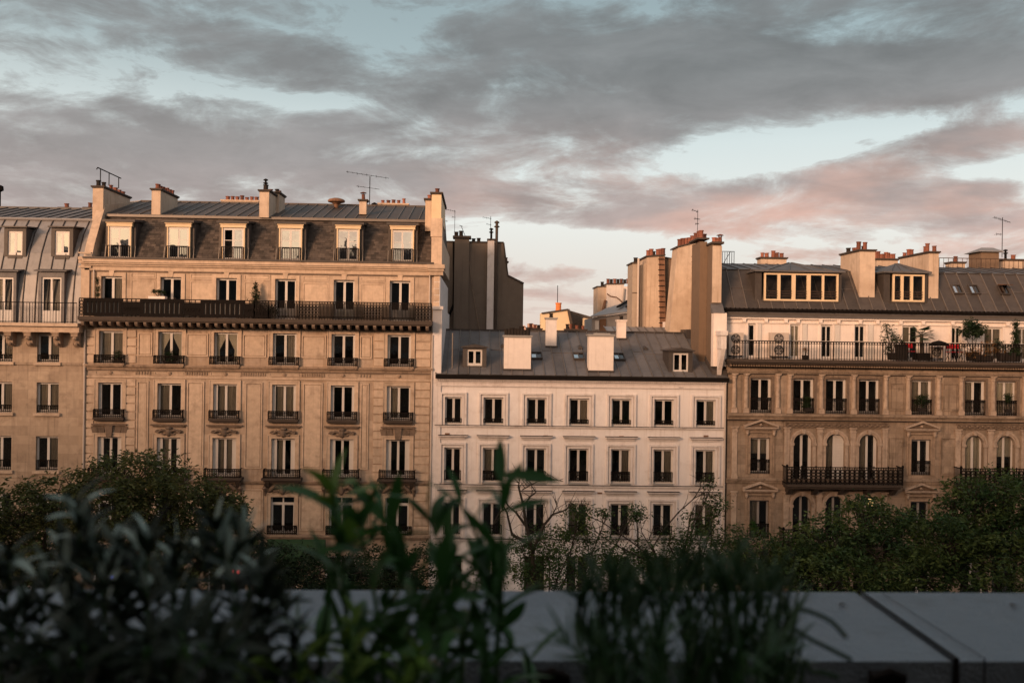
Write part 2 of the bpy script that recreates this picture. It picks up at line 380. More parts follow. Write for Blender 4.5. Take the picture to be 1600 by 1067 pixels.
def frame_mesh(w, h, style):
    """casement window, origin bottom centre of the opening, front at y = 0"""
    mb = MB(); o = .055; md = .125 if style.get('mid', 1) else .06
    mb.box(-w/2, -w/2+o, 0, .07, 0, h); mb.box(w/2-o, w/2, 0, .07, 0, h)
    mb.box(-w/2+o, w/2-o, 0, .07, h-o, h); mb.box(-w/2+o, w/2-o, 0, .07, 0, .07)
    n = style.get('leaves', 2); iw = w-2*o; tr = style.get('transom')
    for i in range(n):
        a = -w/2+o+iw*i/n+.002; c = -w/2+o+iw*(i+1)/n-.002
        top = h-o-.002 if not tr else h-tr
        sw = md/2; sd = .035
        l = sd if i == 0 else sw; r_ = sd if i == n-1 else sw
        kick = style.get('kick', .0)
        mb.box(a, a+l, .008, .06, .072, top); mb.box(c-r_, c, .008, .06, .072, top)
        mb.box(a+l, c-r_, .008, .06, top-.05, top); mb.box(a+l, c-r_, .008, .06, .072, .15+kick)
        for k in style.get('bars', ()):
            z = .15+(top-.2)*k; mb.box(a+l, c-r_, .012, .05, z, z+.03)
    if tr: mb.box(-w/2+o, w/2-o, -.01, .07, h-tr, h-tr+.09); mb.box(-.035, .035, .004, .06, h-tr+.09, h-o)
    return mb
def window(parent, cx, z, w, h, Y, style=None, name='window', mat='white_paint', glass='glass', shutters=None, curtain=None, rail=None, sill=True, rng=random):
    """a window part with panes, shutters, railing and curtain as sub-parts; Y = wall plane"""
    style = style or {}; w = round(w, 2); h = round(h, 2)
    back = style.get('back', .18)
    key = ('win', w, h, str(sorted(style.items())), mat)
    me = shared(key, lambda: frame_mesh(w, h, style).mesh(name, MAT[mat]))
    win = link(name, me, parent, (cx, Y+back, z))
    n = style.get('leaves', 2); iw = w-.11
    pk = ('pane', w, h, n, style.get('kick', 0), glass)
    def pm():
        m = MB(); m.box(-(iw/n)/2+.03, (iw/n)/2-.03, 0, .006, .10+style.get('kick', 0), h-.09); return m.mesh('pane', MAT[glass])
    for i in range(n):
        x = cx-w/2+.055+iw*(i+.5)/n
        link('pane', shared(pk, pm), win, (x, Y+back+.034, z), rot=(rng.uniform(-.012, .012), 0, rng.uniform(-.02, .02)))
    if curtain:
        kind, side = curtain
        def cm():
            m = MB(); N = 14; vs = []
            for i in range(N+1):
                x = -.5+i/N; y = .018*math.sin(i*2.1)+.006*math.sin(i*5)
                vs += [(x, y, 0), (x, y, 1)]
            m.add(vs, [(2*i, 2*i+2, 2*i+3, 2*i+1) for i in range(N)]); return m.mesh('curtain', MAT[kind])
        me = shared(('curt', kind), cm)
        hw = w/2-.06
        if side == 'both': link('curtain', me, win, (cx, Y+back+.085, z+.03), scale=(2*hw, 1, h-.08))
        elif side == 'left': link('curtain', me, win, (cx-hw/2, Y+back+.085, z+.03), scale=(hw, 1, h-.08))
        elif side == 'right': link('curtain', me, win, (cx+hw/2, Y+back+.085, z+.03), scale=(hw, 1, h-.08))
        elif side == 'drape':
            for sgn in (-1, 1):
                q = MB()
                pts = [(hw, .03), (hw*.62, .03), (hw*.70, h*.45), (hw*.18, h*.80), (hw*.02, h-.09), (hw, h-.09)]
                q.prism([(cx+sgn*x, Y+back+.08, z+zz) for x, zz in pts], (0, .02, 0)); q.build('curtain', MAT[kind], win)
        elif side == 'blind': link('curtain', me, win, (cx, Y+back+.085, z+h*.55), scale=(2*hw, 1, h*.42))
    if shutters:
        sw, which = shutters
        def sm():
            m = MB(); m.box(-sw/2, sw/2, 0, .02, 0, h)
            m.box(-sw/2, -sw/2+.03, -.015, 0, 0, h); m.box(sw/2-.03, sw/2, -.015, 0, 0, h)
            for k in range(int(h/.09)): m.add([(-sw/2+.03, -.002, k*.09+.02), (sw/2-.03, -.002, k*.09+.02), (sw/2-.03, -.016, k*.09+.07), (-sw/2+.03, -.016, k*.09+.07)], [(0, 1, 2, 3)])
            return m.mesh('shutter', MAT['white_paint'])
        me = shared(('shut', sw, h), sm)
        for sgn in ((-1, 1) if which == 'both' else (-1,) if which == 'left' else (1,)):
            link('shutter', me, win, (cx+sgn*(w/2-sw/2-.005), Y+back-.045, z), rot=(0, 0, sgn*-.12))
    return win
def rail_small(w, h, d=.0, fancy=True):
    """window guard, origin bottom centre; front at y = -d"""
    m = MB(); t = .040
    m.box(-w/2, w/2, -d-.02, -d+.02, h-.04, h); m.box(-w/2, w/2, -d-.015, -d+.015, .04, .07)
    if fancy: m.box(-w/2, w/2, -d-.012, -d+.012, h-.15, h-.125)
    n = max(4, int(w/.095))
    for i in range(n+1):
        x = -w/2+w*i/n; tt = t*1.6 if i in (0, n) else t*.75
        m.box(x-tt/2, x+tt/2, -d-.012, -d+.012, 0, h-.04)
    if fancy:
        for i in range(n):
            x = -w/2+w*(i+.5)/n; m.ring((x, -d, h-.085), .034, .016, 8); m.ring((x, -d, .13), .045, .02, 8)
        for i in range(0, n, 2):
            x = -w/2+w*(i+.5)/n; m.ring((x, -d, h*.5), .05, .022, 8)
    if d > .05:
        for sx in (-w/2, w/2):
            m.box(sx-.015, sx+.015, -d, 0, h-.04, h); m.box(sx-.012, sx+.012, -d, 0, .04, .07)
            for k in range(1, max(2, int(d/.12))): m.box(sx-.01, sx+.01, -d+k*.12-.01, -d+k*.12+.01, 0, h)
    return m
def add_rail(win, cx, z, Y, w, h, d=.0, fancy=True, mat='iron'):
    w = round(w, 2); h = round(h, 2)
    me = shared(('rail', w, h, d, fancy, mat), lambda: rail_small(w, h, d, fancy).mesh('railing', MAT[mat]))
    return link('railing', me, win, (cx, Y, z))
def band(parent, name, x0, x1, z0, z1, Y, steps, mat):
    """moulded horizontal course: steps = [(fraction from the top, projection)]"""
    m = MB(); H = z1-z0; zt = z1
    for i, (fr, pr) in enumerate(steps):
        zb = z1-H*fr
        m.box(x0, x1, Y-pr, Y+.05, zb, zt); zt = zb
    return m.build(name, MAT[mat], parent)
def blocks(parent, x0, x1, z0, z1, Y, n, mat='limestone_plain', proud=.05, gap=.055, name='quoin_stone'):
    """rusticated column: n stones with open joints, each an object"""
    h = (z1-z0)/n; w = round(x1-x0, 3)
    def f():
        m = MB(); a, c, e, g = -w/2+.01, w/2-.01, gap/2, h-gap/2; k = .015
        m.add([(a, 0, e), (c, 0, e), (c, 0, g), (a, 0, g), (a+k, -proud, e+k), (c-k, -proud, e+k), (c-k, -proud, g-k), (a+k, -proud, g-k)],
              [(4, 5, 6, 7), (0, 1, 5, 4), (1, 2, 6, 5), (2, 3, 7, 6), (3, 0, 4, 7)])
        return m.mesh(name, MAT[mat])
    me = shared(('blk', w, round(h, 3), mat), f)
    for i in range(n): link(name, me, parent, ((x0+x1)/2, Y+random.uniform(-.004, .004)+.001, z0+i*h))
def panel(parent, x0, x1, z0, z1, Y, mat='limestone_plain', t=.07, d=.055, name='wall_panel'):
    """raised moulding frame round a stone panel with the field a little proud"""
    w, h = round(x1-x0, 3), round(z1-z0, 3)
    def f():
        m = MB()
        m.box(-w/2, w/2, -d, .01, 0, t); m.box(-w/2, w/2, -d, .01, h-t, h); m.box(-w/2, -w/2+t, -d, .01, t, h-t); m.box(w/2-t, w/2, -d, .01, t, h-t)
        m.box(-w/2+t+.04, w/2-t-.04, -d*.6, .01, t+.04, h-t-.04)
        return m.mesh(name, MAT[mat])
    link(name, shared(('pnl', w, h, mat), f), parent, ((x0+x1)/2, Y, z0))
def roof_strip(parent, x0, x1, prof, n, mat='zinc', seam='zinc_seam', joints=True, name='roof_panel'):
    """standing-seam roof: n sheet panels between x0 and x1 following the profile [(y, z), ...]; each panel an object"""
    w = (x1-x0)/n
    def f(v):
        m = MB(); t = .03
        o = Vector((0, prof[0][0], prof[0][1]))
        for (ya, za), (yb, zb) in zip(prof, prof[1:]):
            ya -= o.y; yb -= o.y; za -= o.z; zb -= o.z
            nrm = Vector((0, -(zb-za), yb-ya)).normalized()*.03
            m.cur = 0
            m.add([(0, ya, za), (w, ya, za), (w, yb, zb), (0, yb, zb), (0, ya+nrm.y, za+nrm.z), (w, ya+nrm.y, za+nrm.z), (w, yb+nrm.y, zb+nrm.z), (0, yb+nrm.y, zb+nrm.z)],
                  [(4, 5, 6, 7), (0, 1, 5, 4), (3, 7, 6, 2), (0, 4, 7, 3), (1, 2, 6, 5)])
            m.cur = 1; s2 = nrm*2.8
            m.add([(-.025, ya+nrm.y, za+nrm.z), (.025, ya+nrm.y, za+nrm.z), (.018, ya+s2.y, za+s2.z), (-.018, ya+s2.y, za+s2.z),
                   (-.025, yb+nrm.y, zb+nrm.z), (.025, yb+nrm.y, zb+nrm.z), (.018, yb+s2.y, zb+s2.z), (-.018, yb+s2.y, zb+s2.z)],
                  [(0, 1, 2, 3), (1, 5, 6, 2), (3, 2, 6, 7), (0, 3, 7, 4)])
        if joints and len(prof) == 2 and v is not None:
            (ya, za), (yb, zb) = prof; ya -= o.y; yb -= o.y; za -= o.z; zb -= o.z
            nn = Vector((0, -(zb-za), yb-ya)).normalized()
            c = Vector((0, ya+(yb-ya)*v, za+(zb-za)*v)); t_ = Vector((0, yb-ya, zb-za)).normalized()
            a = c+nn*.03; q = c+nn*.055; m.cur = 1
            m.add([a+Vector((.03, 0, 0)), a+Vector((w-.03, 0, 0)), q+Vector((w-.03, 0, 0)), q+Vector((.03, 0, 0)), a+t_*.05+Vector((w-.03, 0, 0)), a+t_*.05+Vector((.03, 0, 0))], [(0, 1, 2, 3), (3, 2, 4, 5)])
        return m.mesh(name, [MAT[mat], MAT[seam]])
    vs = [None, .5, .5, .5] if joints else [None]
    ms = [f(v) for v in ([None, .48, .53] if joints else [None])]
    for i in range(n):
        link(name, ms[(i*7//3) % len(ms)] if joints else ms[0], parent, (x0+i*w, prof[0][0], prof[0][1]+random.uniform(-.004, .004)))
    return w
def pot_mesh(kind, mat):
    def f():
        m = MB()
        if kind == 'plain': m.lathe([(.135, 0), (.135, .04), (.115, .05), (.105, .22), (.135, .23), (.135, .28), (.10, .28), (.10, .22)], n=9)
        elif kind == 'tall': m.lathe([(.14, 0), (.125, .05), (.12, .34), (.145, .35), (.145, .40), (.10, .40)], n=9)
        elif kind == 'cowl':
            m.lathe([(.12, 0), (.10, .04), (.09, .36), (.12, .37)], n=9)
            for k in range(4): m.bar((.08*math.cos(k*PI/2), .08*math.sin(k*PI/2), .36), (.10*math.cos(k*PI/2), .10*math.sin(k*PI/2), .46), .02)
            m.lathe([(.20, .45), (.13, .50), (.03, .54)], n=9)
        elif kind == 'metal': m.lathe([(.10, 0), (.07, .05), (.07, .42), (.14, .44), (.14, .50), (.05, .54), (.06, .62), (.13, .64), (.13, .70), (.03, .76)], n=9)
        return m.mesh('chimney_pot', MAT[mat])
    return shared(('pot', kind, mat), f)
def chimney(parent, x0, x1, y0, y1, z0, z1, mat='render_cream', pots=None, cap=.09, capmat='stone_soot_shade', taper=0, flash=True):
    """chimney stack part with cap and pots as sub-parts. pots = list of (x, y, kind, mat)"""
    m = MB(); m.box(x0, x1, y0, y1, z0, z1)
    ch = m.build('chimney', MAT[mat], parent)
    c = MB(); o = cap
    c.box(x0-o*.5, x1+o*.5, y0-o*.5, y1+o*.5, z1, z1+.05); c.box(x0-o, x1+o, y0-o, y1+o, z1+.05, z1+.13)
    c.build('chimney_cap', MAT[capmat], ch)
    for x, y, k, pm in (pots or []):
        link('chimney_pot', pot_mesh(k, pm), ch, (x, y, z1+.13), rot=(random.uniform(-.06, .06), random.uniform(-.06, .06), random.uniform(0, 6)), scale=(random.uniform(.85, 1.15),)*2+(random.uniform(.75, 1.3),))
    return ch
def line_pots(x0, x1, y0, y1, n, kinds=('plain',), mats=('terracotta',), jit=.02):
    return [(x0+(x1-x0)*(i+.5)/n+random.uniform(-jit, jit), y0+(y1-y0)*(i+.5)/n+random.uniform(-jit, jit), kinds[i % len(kinds)], mats[i % len(mats)]) for i in range(n)]
def downpipe(parent, x, Y, z0, z1, mat='pipe_white', r=.055):
    m = MB(); m.tube([(x, Y-.1, z0), (x, Y-.1, z1)], r, 8)
    z = z0+.6
    while z < z1: m.lathe([(r+.015, 0), (r+.015, .07)], (x, Y-.1, z), 8); m.box(x-.02, x+.02, Y-.1, Y, z+.02, z+.05); z += 2.1
    return m.build('downpipe', MAT[mat], parent)
def antenna(px, py_top, py_base, Y, elems, label, boom=None, mast=.03):
    """elems: [(py, px_left, px_right, tilt_px)] cross pieces read in pixels on the plane y = Y"""
    b0 = P(px, py_base, Y); t0 = P(px, py_top, Y)
    root = empty('roof_antenna', b0); tag(root, label, 'antenna', 'television antennas on the roofs')
    MB().tube([b0, (b0.x, b0.y, t0.z)], mast/2, 6).build('mast', MAT['iron'], root)
    for (pl, pyl, pr, pyr, nel) in elems:
        a = P(pl, pyl, Y); c = P(pr, pyr, Y); m = MB(); m.bar(a, c, .022)
        for i in range(nel):
            q = a.lerp(c, (i+.3)/nel); L = .28-.12*i/nel
            m.bar(q+Vector((0, -L, 0)), q+Vector((0, L, 0)), .012)
            if i % 2 == 0: m.bar(q+Vector((0, 0, -.09)), q+Vector((0, 0, .09)), .012)
        m.build('aerial', MAT['iron'], root)
    return root
# ------------------------------------------------------------------ ground
GZ = 0.0
m = MB(); m.quad((-900, -400, -.004), (900, -400, -.004), (900, 2500, -.004), (-900, 2500, -.004)); tag(m.build('ground', MAT['asphalt']), kind='structure')
m = MB(); m.quad((-160, 10, 0), (160, 10, 0), (160, 44.5, 0), (-160, 44.5, 0)); tag(m.build('road', MAT['asphalt']), kind='structure')
for y0, y1 in ((44.5, 49.9), (4.2, 10.0)):
    m = MB(); m.box(-160, 160, y0, y1, -.1, .13); tag(m.build('pavement', MAT['pavement']), kind='structure')
m = MB()
for i in range(-40, 40): m.box(i*3.5, i*3.5+1.6, 27.2, 27.32, .0, .004)
tag(m.build('road_marking', MAT['white_paint']), kind='structure')

def shell(parent, x0, x1, Y, depth, z1, mat, roommat='room_dark', zt=None):
    """side and back walls of a house, and the unlit rooms behind its windows"""
    m = MB(); t = .3
    m.box(x0, x0+t, Y+.31, Y+depth, 0, z1); m.box(x1-t, x1, Y+.31, Y+depth, 0, z1); m.box(x0+t, x1-t, Y+depth-t, Y+depth, 0, z1)
    m.build('side_wall', MAT[mat], parent)
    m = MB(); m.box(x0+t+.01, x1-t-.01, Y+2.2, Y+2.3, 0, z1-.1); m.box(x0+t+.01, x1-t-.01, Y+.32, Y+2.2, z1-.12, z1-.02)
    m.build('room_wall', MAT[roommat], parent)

# ================================================================== HOUSE B: the tall limestone house
B = Fac(50.0, 445, 573)
HB = empty('apartment_house', (B.X(405), 50, 0)); tag(HB, 'tall limestone apartment house with six slate-roofed attic dormers and a long dark balcony', 'building')
bx0, bx1 = B.X(134), B.X(677)
colsB = [173, 265.5, 352.5, 444.5, 536, 623.5]
cxB = [B.X(c) for c in colsB]
zc0 = B.Z(427)      # underside of the main cornice
rowsB = dict(f5=(436, 498.5), f4=(520.8, 571), f3=(601, 655), f2=(685, 745), f1=(776, 834), g=(868, 925))
wB = 36.0/28
ops = []; wins = []
for r, (t, bt) in rowsB.items():
    zt, zb = B.Z(t), B.Z(bt)
    if r == 'g': zb = .4
    for i, cx in enumerate(cxB):
        w = {'f5': 1.14, 'g': 1.7}.get(r, 1.30)
        ops.append((cx-w/2, cx+w/2, zb, zt)); wins.append((r, i, cx, zb, w, zt-zb))
wall_skin(bx0, bx1, 0, B.Z(412), ops, 50.0, .3).build('wall', MAT['limestone'], HB, loc=(cxB[2], 50, 0))
shell(HB, bx0, bx1, 50.0, 12, B.Z(412), 'brown_wall')
curt = {('f4', 0): ('curtain_dim', 'both'), ('f4', 1): ('curtain', 'drape'), ('f4', 2): ('curtain', 'drape'), ('f5', 0): ('curtain_dim', 'right'),
        ('f3', 1): ('curtain_dim', 'left'), ('f3', 2): ('curtain_dim', 'both'), ('f2', 1): ('curtain_dim', 'left'), ('f2', 3): ('curtain_dim', 'left'), ('f2', 2): ('curtain_dim', 'both')}
shut = {('f2', i): (.26, 'both') for i in range(6)}
shut.update({('f3', 2): (.2, 'left'), ('f3', 3): (.15, 'both'), ('f3', 5): (.2, 'left'), ('f4', 4): (.12, 'both'), ('f4', 3): (.12, 'both'), ('f4', 5): (.12, 'both'), ('f3', 4): (.15, 'both'), ('f3', 0): (.13, 'both')})
for r, i, cx, zb, w, h in wins:
    st = {}
    if r == 'f1': st = {'transom': .42}
    if r == 'f5': st = {'kick': .45}
    win = window(HB, cx, zb, w, h, 50.0, st, curtain=curt.get((r, i)) or (('curtain_dim', random.choice(['left', 'right', 'both', 'blind'])) if random.random() < .3 and r != 'f5' else None), shutters=shut.get((r, i)))
    if r in ('f4', 'f3'):
        rh = .46; add_rail(win, cx, zb+.02, 50.0, 1.60, rh, .24)
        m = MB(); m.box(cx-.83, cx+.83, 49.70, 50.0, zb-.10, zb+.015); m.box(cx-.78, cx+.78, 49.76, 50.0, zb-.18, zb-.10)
        if r == 'f3': m.build('window_sill', MAT['stone_soot_shade'], win)
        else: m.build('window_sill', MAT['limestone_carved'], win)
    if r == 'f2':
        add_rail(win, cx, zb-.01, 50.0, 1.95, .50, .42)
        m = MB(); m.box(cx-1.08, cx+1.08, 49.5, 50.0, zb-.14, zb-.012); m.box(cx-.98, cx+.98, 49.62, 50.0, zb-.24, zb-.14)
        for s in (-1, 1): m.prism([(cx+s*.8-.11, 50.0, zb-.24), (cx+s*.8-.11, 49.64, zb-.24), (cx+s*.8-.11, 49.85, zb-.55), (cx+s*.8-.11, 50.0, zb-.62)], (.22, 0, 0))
        m.build('balcony_slab', MAT['stone_soot_shade'], win)
    if r == 'f1':
        add_rail(win, cx, zb, 50.0, 1.6, .5, .1)
    # moulded surround
    if r != 'g':
        m = MB(); a, c, e, g = cx-w/2, cx+w/2, zb, zb+h; t = .20 if r == 'f5' else .17; p = .05
        m.box(a-t, a-.0, 50-p, 50.0, e, g+t); m.box(c, c+t, 50-p, 50.0, e, g+t); m.box(a, c, 50-p, 50.0, g, g+t)
        if r in ('f4', 'f3', 'f2', 'f1'):
            m.box(a-t-.05, a-t, 50-p-.03, 50.0, e, g+t+.05); m.box(c+t, c+t+.05, 50-p-.03, 50.0, e, g+t+.05); m.box(a-t, c+t, 50-p-.03, 50.0, g+t, g+t+.05)
        m.build('surround', MAT['limestone_plain'], win)
    if r == 'f5':
        k = MB(); k.prism([(cx-.10, 50, zb+h), (cx+.10, 50, zb+h), (cx+.15, 50, zb+h+.36), (cx-.15, 50, zb+h+.36)], (0, -.075, 0)); k.build('keystone', MAT['limestone_plain'], win)
    # carved key ornaments over the windows of the two noble floors
    if r == 'f2':
        m = MB(); zz = zb+h+.20
        if i in (0, 5):
            m.prism([(cx-.14, 50, zz-.2), (cx+.14, 50, zz-.2), (cx+.2, 50, zz+.42), (cx-.2, 50, zz+.42)], (0, -.16, 0))
            for s in (-1, 1):
                for q in (0, 1): m.prism([(cx+s*(.28+q*.34), 50, zz+.02), (cx+s*(.58+q*.34), 50, zz+.02), (cx+s*(.66+q*.36), 50, zz+.38), (cx+s*(.32+q*.34), 50, zz+.38)], (0, -.06, 0))
            m.box(cx-.95, cx+.95, 49.84, 50.0, zz+.44, zz+.52)
        else:
            m.lathe([(.05, -.26), (.15, -.16), (.19, 0), (.16, .14), (.20, .2), (.10, .3)], (cx, 49.95, zz+.12), 10)
            for s in (-1, 1):
                m.tube([(cx+s*.16, 49.9, zz+.16), (cx+s*.36, 49.88, zz+.22), (cx+s*.55, 49.9, zz+.10), (cx+s*.66, 49.92, zz+.16), (cx+s*.74, 49.94, zz+.1)], [.075, .07, .06, .07, .03], 7)
                m.tube([(cx+s*.14, 49.9, zz+.0), (cx+s*.3, 49.9, zz-.02), (cx+s*.42, 49.93, zz+.05)], [.06, .05, .03], 6)
                m.ring((cx+s*.58, 49.9, zz+.14), .07, .05, 10, .12)
            m.box(cx-.98, cx+.98, 49.84, 50.0, zz+.46, zz+.52)
            m.box(cx-.86, cx+.86, 49.9, 50.0, zz+.38, zz+.46)
        m.build('keystone', MAT['stone_dark'], win, smooth=False)
    if r == 'f1':
        m = MB(); zz = zb+h+.22
        m.box(cx-.95, cx+.95, 49.82, 50.0, zz+.52, zz+.60)
        m.lathe([(.06, -.3), (.17, -.16), (.2, .02), (.14, .2), (.18, .28)], (cx, 49.93, zz+.2), 10)
        for s in (-1, 1):
            m.tube([(cx+s*.15, 49.88, zz+.3), (cx+s*.4, 49.86, zz+.40), (cx+s*.62, 49.88, zz+.22), (cx+s*.80, 49.92, zz+.05)], [.11, .12, .11, .05], 8)
            m.tube([(cx+s*.2, 49.9, zz+.05), (cx+s*.42, 49.9, zz+.12), (cx+s*.55, 49.92, zz+.0)], [.07, .08, .03], 7)
            m.tube([(cx+s*.95, 49.8, zz+.55), (cx+s*.95, 49.74, zz+.3), (cx+s*.95, 49.9, zz+.1), (cx+s*.95, 49.93, zz-.15)], [.1, .12, .08, .05], 7)
        m.build('keystone', MAT['stone_dark'], win)
# string courses and cornices
band(HB, 'cornice', bx0-.1, bx1-.02, B.Z(427), B.Z(410), 50.0, [(.30, .42), (.45, .34), (.62, .22), (1.0, .10)], 'limestone_plain')
m = MB(); m.box(bx0-.05, bx1-.02, 49.50, 49.60, B.Z(410)+.004, B.Z(408)+.03); m.box(bx0-.05, bx1-.02, 49.60, 50.8, B.Z(410)+.004, B.Z(410)+.03); m.build('gutter', MAT['zinc_brown'], HB)
band(HB, 'string_course', bx0, bx1, B.Z(580.5), B.Z(572.5), 50.0, [(.35, .20), (.6, .13), (1, .06)], 'limestone_carved')
band(HB, 'string_course', bx0, bx1, B.Z(593), B.Z(590.5), 50.0, [(1, .06)], 'limestone_plain')
band(HB, 'string_course', bx0, bx1, B.Z(755), B.Z(751), 50.0, [(.5, .12), (1, .06)], 'limestone_carved')
band(HB, 'string_course', bx0, bx1, B.Z(841), B.Z(834.5), 50.0, [(.5, .22), (1, .12)], 'limestone_carved')
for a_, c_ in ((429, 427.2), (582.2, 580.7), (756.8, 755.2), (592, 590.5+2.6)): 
    if a_ > c_: MB().box(bx0, bx1-.02, 49.93, 50.0, B.Z(a_), B.Z(c_)).build('dark_band', MAT['stone_dark'], HB)  # thin darker strip set just under each moulding
# frieze between the floors: flutes and oblong tablets
for i, cx in enumerate(cxB):
    panel(HB, cx-.82, cx+.82, B.Z(588.5), B.Z(582.5), 50.0, t=.035, d=.03, name='frieze_tablet')
    m = MB(); m.lathe([(.02, -.0), (.10, .0), (.10, .05), (.03, .08)], (0, 0, 0), 10)
    me = shared(('rosette',), lambda: m.mesh('rosette', MAT['limestone_carved']))
    link('rosette', me, HB, (cx, 49.985, B.Z(585.5)), rot=(PI/2, 0, 0))
def flutes(x0, x1):
    m = MB(); n = int((x1-x0)/.13)
    for k in range(n): m.box(x0+k*(x1-x0)/n, x0+k*(x1-x0)/n+.07, 49.955, 50.0, B.Z(588), B.Z(583))
    m.build('flutes', MAT['limestone_carved'], HB)
for a, c in ((212, 238), (291, 326), (376, 417), (471, 509), (563, 581)): flutes(B.X(a), B.X(c))
# panels between the windows
for a, c in ((215, 238), (291, 325), (379, 416), (471, 509), (562, 581)):
    panel(HB, B.X(a), B.X(c), B.Z(559), B.Z(523), 50.0)
for a, c in ((214.5, 233), (293, 320), (384, 411), (474, 505), (564, 577)):
    panel(HB, B.X(a), B.X(c), B.Z(732), B.Z(598), 50.0)
    panel(HB, B.X(a-3), B.X(c+3), B.Z(828), B.Z(764), 50.0)
for a, c in ((203, 242), (296, 333), (380, 420), (472, 512), (562, 600)):
    panel(HB, B.X(a), B.X(c), B.Z(495), B.Z(441.5), 50.0, t=.05, d=.025); panel(HB, B.X(a), B.X(c), B.Z(438.5), B.Z(430), 50.0, t=.04, d=.025)
# quoin stones beside the end bays
for a, c in ((135, 148), (197, 213), (584, 600), (649, 673)):
    blocks(HB, B.X(a), B.X(c), B.Z(571), B.Z(518), 50.0, 4)
    blocks(HB, B.X(a), B.X(c), B.Z(750), B.Z(594), 50.0, 12)
    blocks(HB, B.X(a), B.X(c), B.Z(833), B.Z(756), 50.0, 6)
# the long balcony of the fifth floor
zf = B.Z(499)
m = MB(); m.box(bx0-.10, bx1-.05, 49.12, 50.0, B.Z(505), zf); m.box(bx0-.05, bx1-.1, 49.2, 50.0, B.Z(507), B.Z(505)); m.box(bx0-.02, bx1-.12, 49.8, 50.0, B.Z(514), B.Z(507)); m.build('balcony_slab', MAT['stone_soot_shade'], HB)  # lowest box paints the balcony's shade onto the wall behind the modillions
md = MB(); md.prism([(0, 50, 0), (0, 49.28, 0), (0, 49.28, -.10), (0, 49.36, -.2), (0, 49.6, -.24), (0, 49.8, -.27), (0, 50, -.27)], (.16, 0, 0))
mdm = md.mesh('modillion', MAT['stone_dark'], (0, 50, 0))  # darker stone puts the shade under the slab into their colour
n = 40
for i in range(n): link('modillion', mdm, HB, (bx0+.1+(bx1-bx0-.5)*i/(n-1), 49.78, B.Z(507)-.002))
zr = B.Z(471)-zf
def ornate(parent, name, xa, xb, y, z, h, mat, dens=1.0, kind='scroll'):
    m = MB(); m.box(xa, xb, y-.03, y+.03, z+h-.05, z+h); m.box(xa, xb, y-.015, y+.015, z+h-.16, z+h-.135); m.box(xa, xb, y-.02, y+.02, z+.05, z+.08)
    L = xb-xa; n = max(1, round(L/(.26/dens)))
    for i in range(n+1):
        x = xa+L*i/n; t = .05; m.box(x-t/2, x+t/2, y-.012, y+.012, z, z+h-.05)
    for i in range(n):
        x = xa+L*(i+.5)/n; R = L/n/2
        if kind == 'scroll':
            for k, zz in enumerate((.18, .36, .54, .70)):
                if zz*h/.95 < h-.2: m.ring((x, y, z+zz*h/.95), R*.74, .042, 9)
            m.ring((x, y, z+h-.105), .036, .02, 7)
        elif kind == 'bars':
            m.box(x-.03, x+.03, y-.01, y+.01, z+.06, z+h-.14); m.ring((x-R/2, y, z+h-.105), .03, .016, 7); m.ring((x+R/2, y, z+h-.105), .03, .016, 7)
            m.ring((x, y, z+.14), .05, .018, 8)
        elif kind == 'solid':
            m.box(x-R+.02, x+R-.02, y-.006, y+.006, z+.10, z+h-.18); m.ring((x, y-.02, z+h*.45), R*.6, .03, 10)
    return m.build(name, MAT[mat], parent)
xs0 = B.X(134, 480); xm = B.X(403, 480); xs1 = B.X(676, 480); yb = 49.18
sec = [(134, 141, 'scroll'), (201, 228, 'solid'), (295, 321, 'solid'), (388, 403, 'solid')]
for a, c, k in sec: ornate(HB, 'balcony_railing', B.X(a, 485), B.X(c, 485), yb, zf, zr, 'iron', 1.0, k)
for a, c in ((141, 201), (228, 295), (321, 388)):
    # dark slatted screens tied to the railing: each slat a piece
    xa, xc = B.X(a, 485), B.X(c, 485); m = MB()
    m.box(xa, xc, yb-.03, yb+.03, zf+zr-.05, zf+zr); m.box(xa, xc, yb-.025, yb+.025, zf+zr-.20, zf+zr-.05); m.box(xa, xc, yb-.025, yb+.025, zf+.02, zf+.20)
    fr = m.build('balcony_railing', MAT['iron'], HB)
    MB().box(xa+.02, xc-.02, yb+.05, yb+.06, zf+.05, zf+zr-.06).build('screen', MAT['screen_cloth'], fr)
    n = 9; w = (xc-xa)/n
    ms = MB(); ms.box(0, w*.70, -.01, .01, 0, zr-.40); mm = ms.mesh('slat', MAT['iron'])
    for i in range(n): link('slat', mm, fr, (xa+i*w+.02, yb, zf+.20))
for a, c, k in ((403, 425, 'bars'), (425, 440, 'scroll'), (440, 472, 'bars'), (472, 503, 'scroll'), (503, 524, 'bars'), (524, 560, 'bars'), (560, 572, 'bars'), (572, 600, 'scroll'), (600, 650, 'bars'), (650, 675.5, 'scroll')):
    ornate(HB, 'balcony_railing', B.X(a, 485), B.X(c, 485), yb, zf, zr, 'iron', 1.5 if k == 'scroll' else 1.7, k)
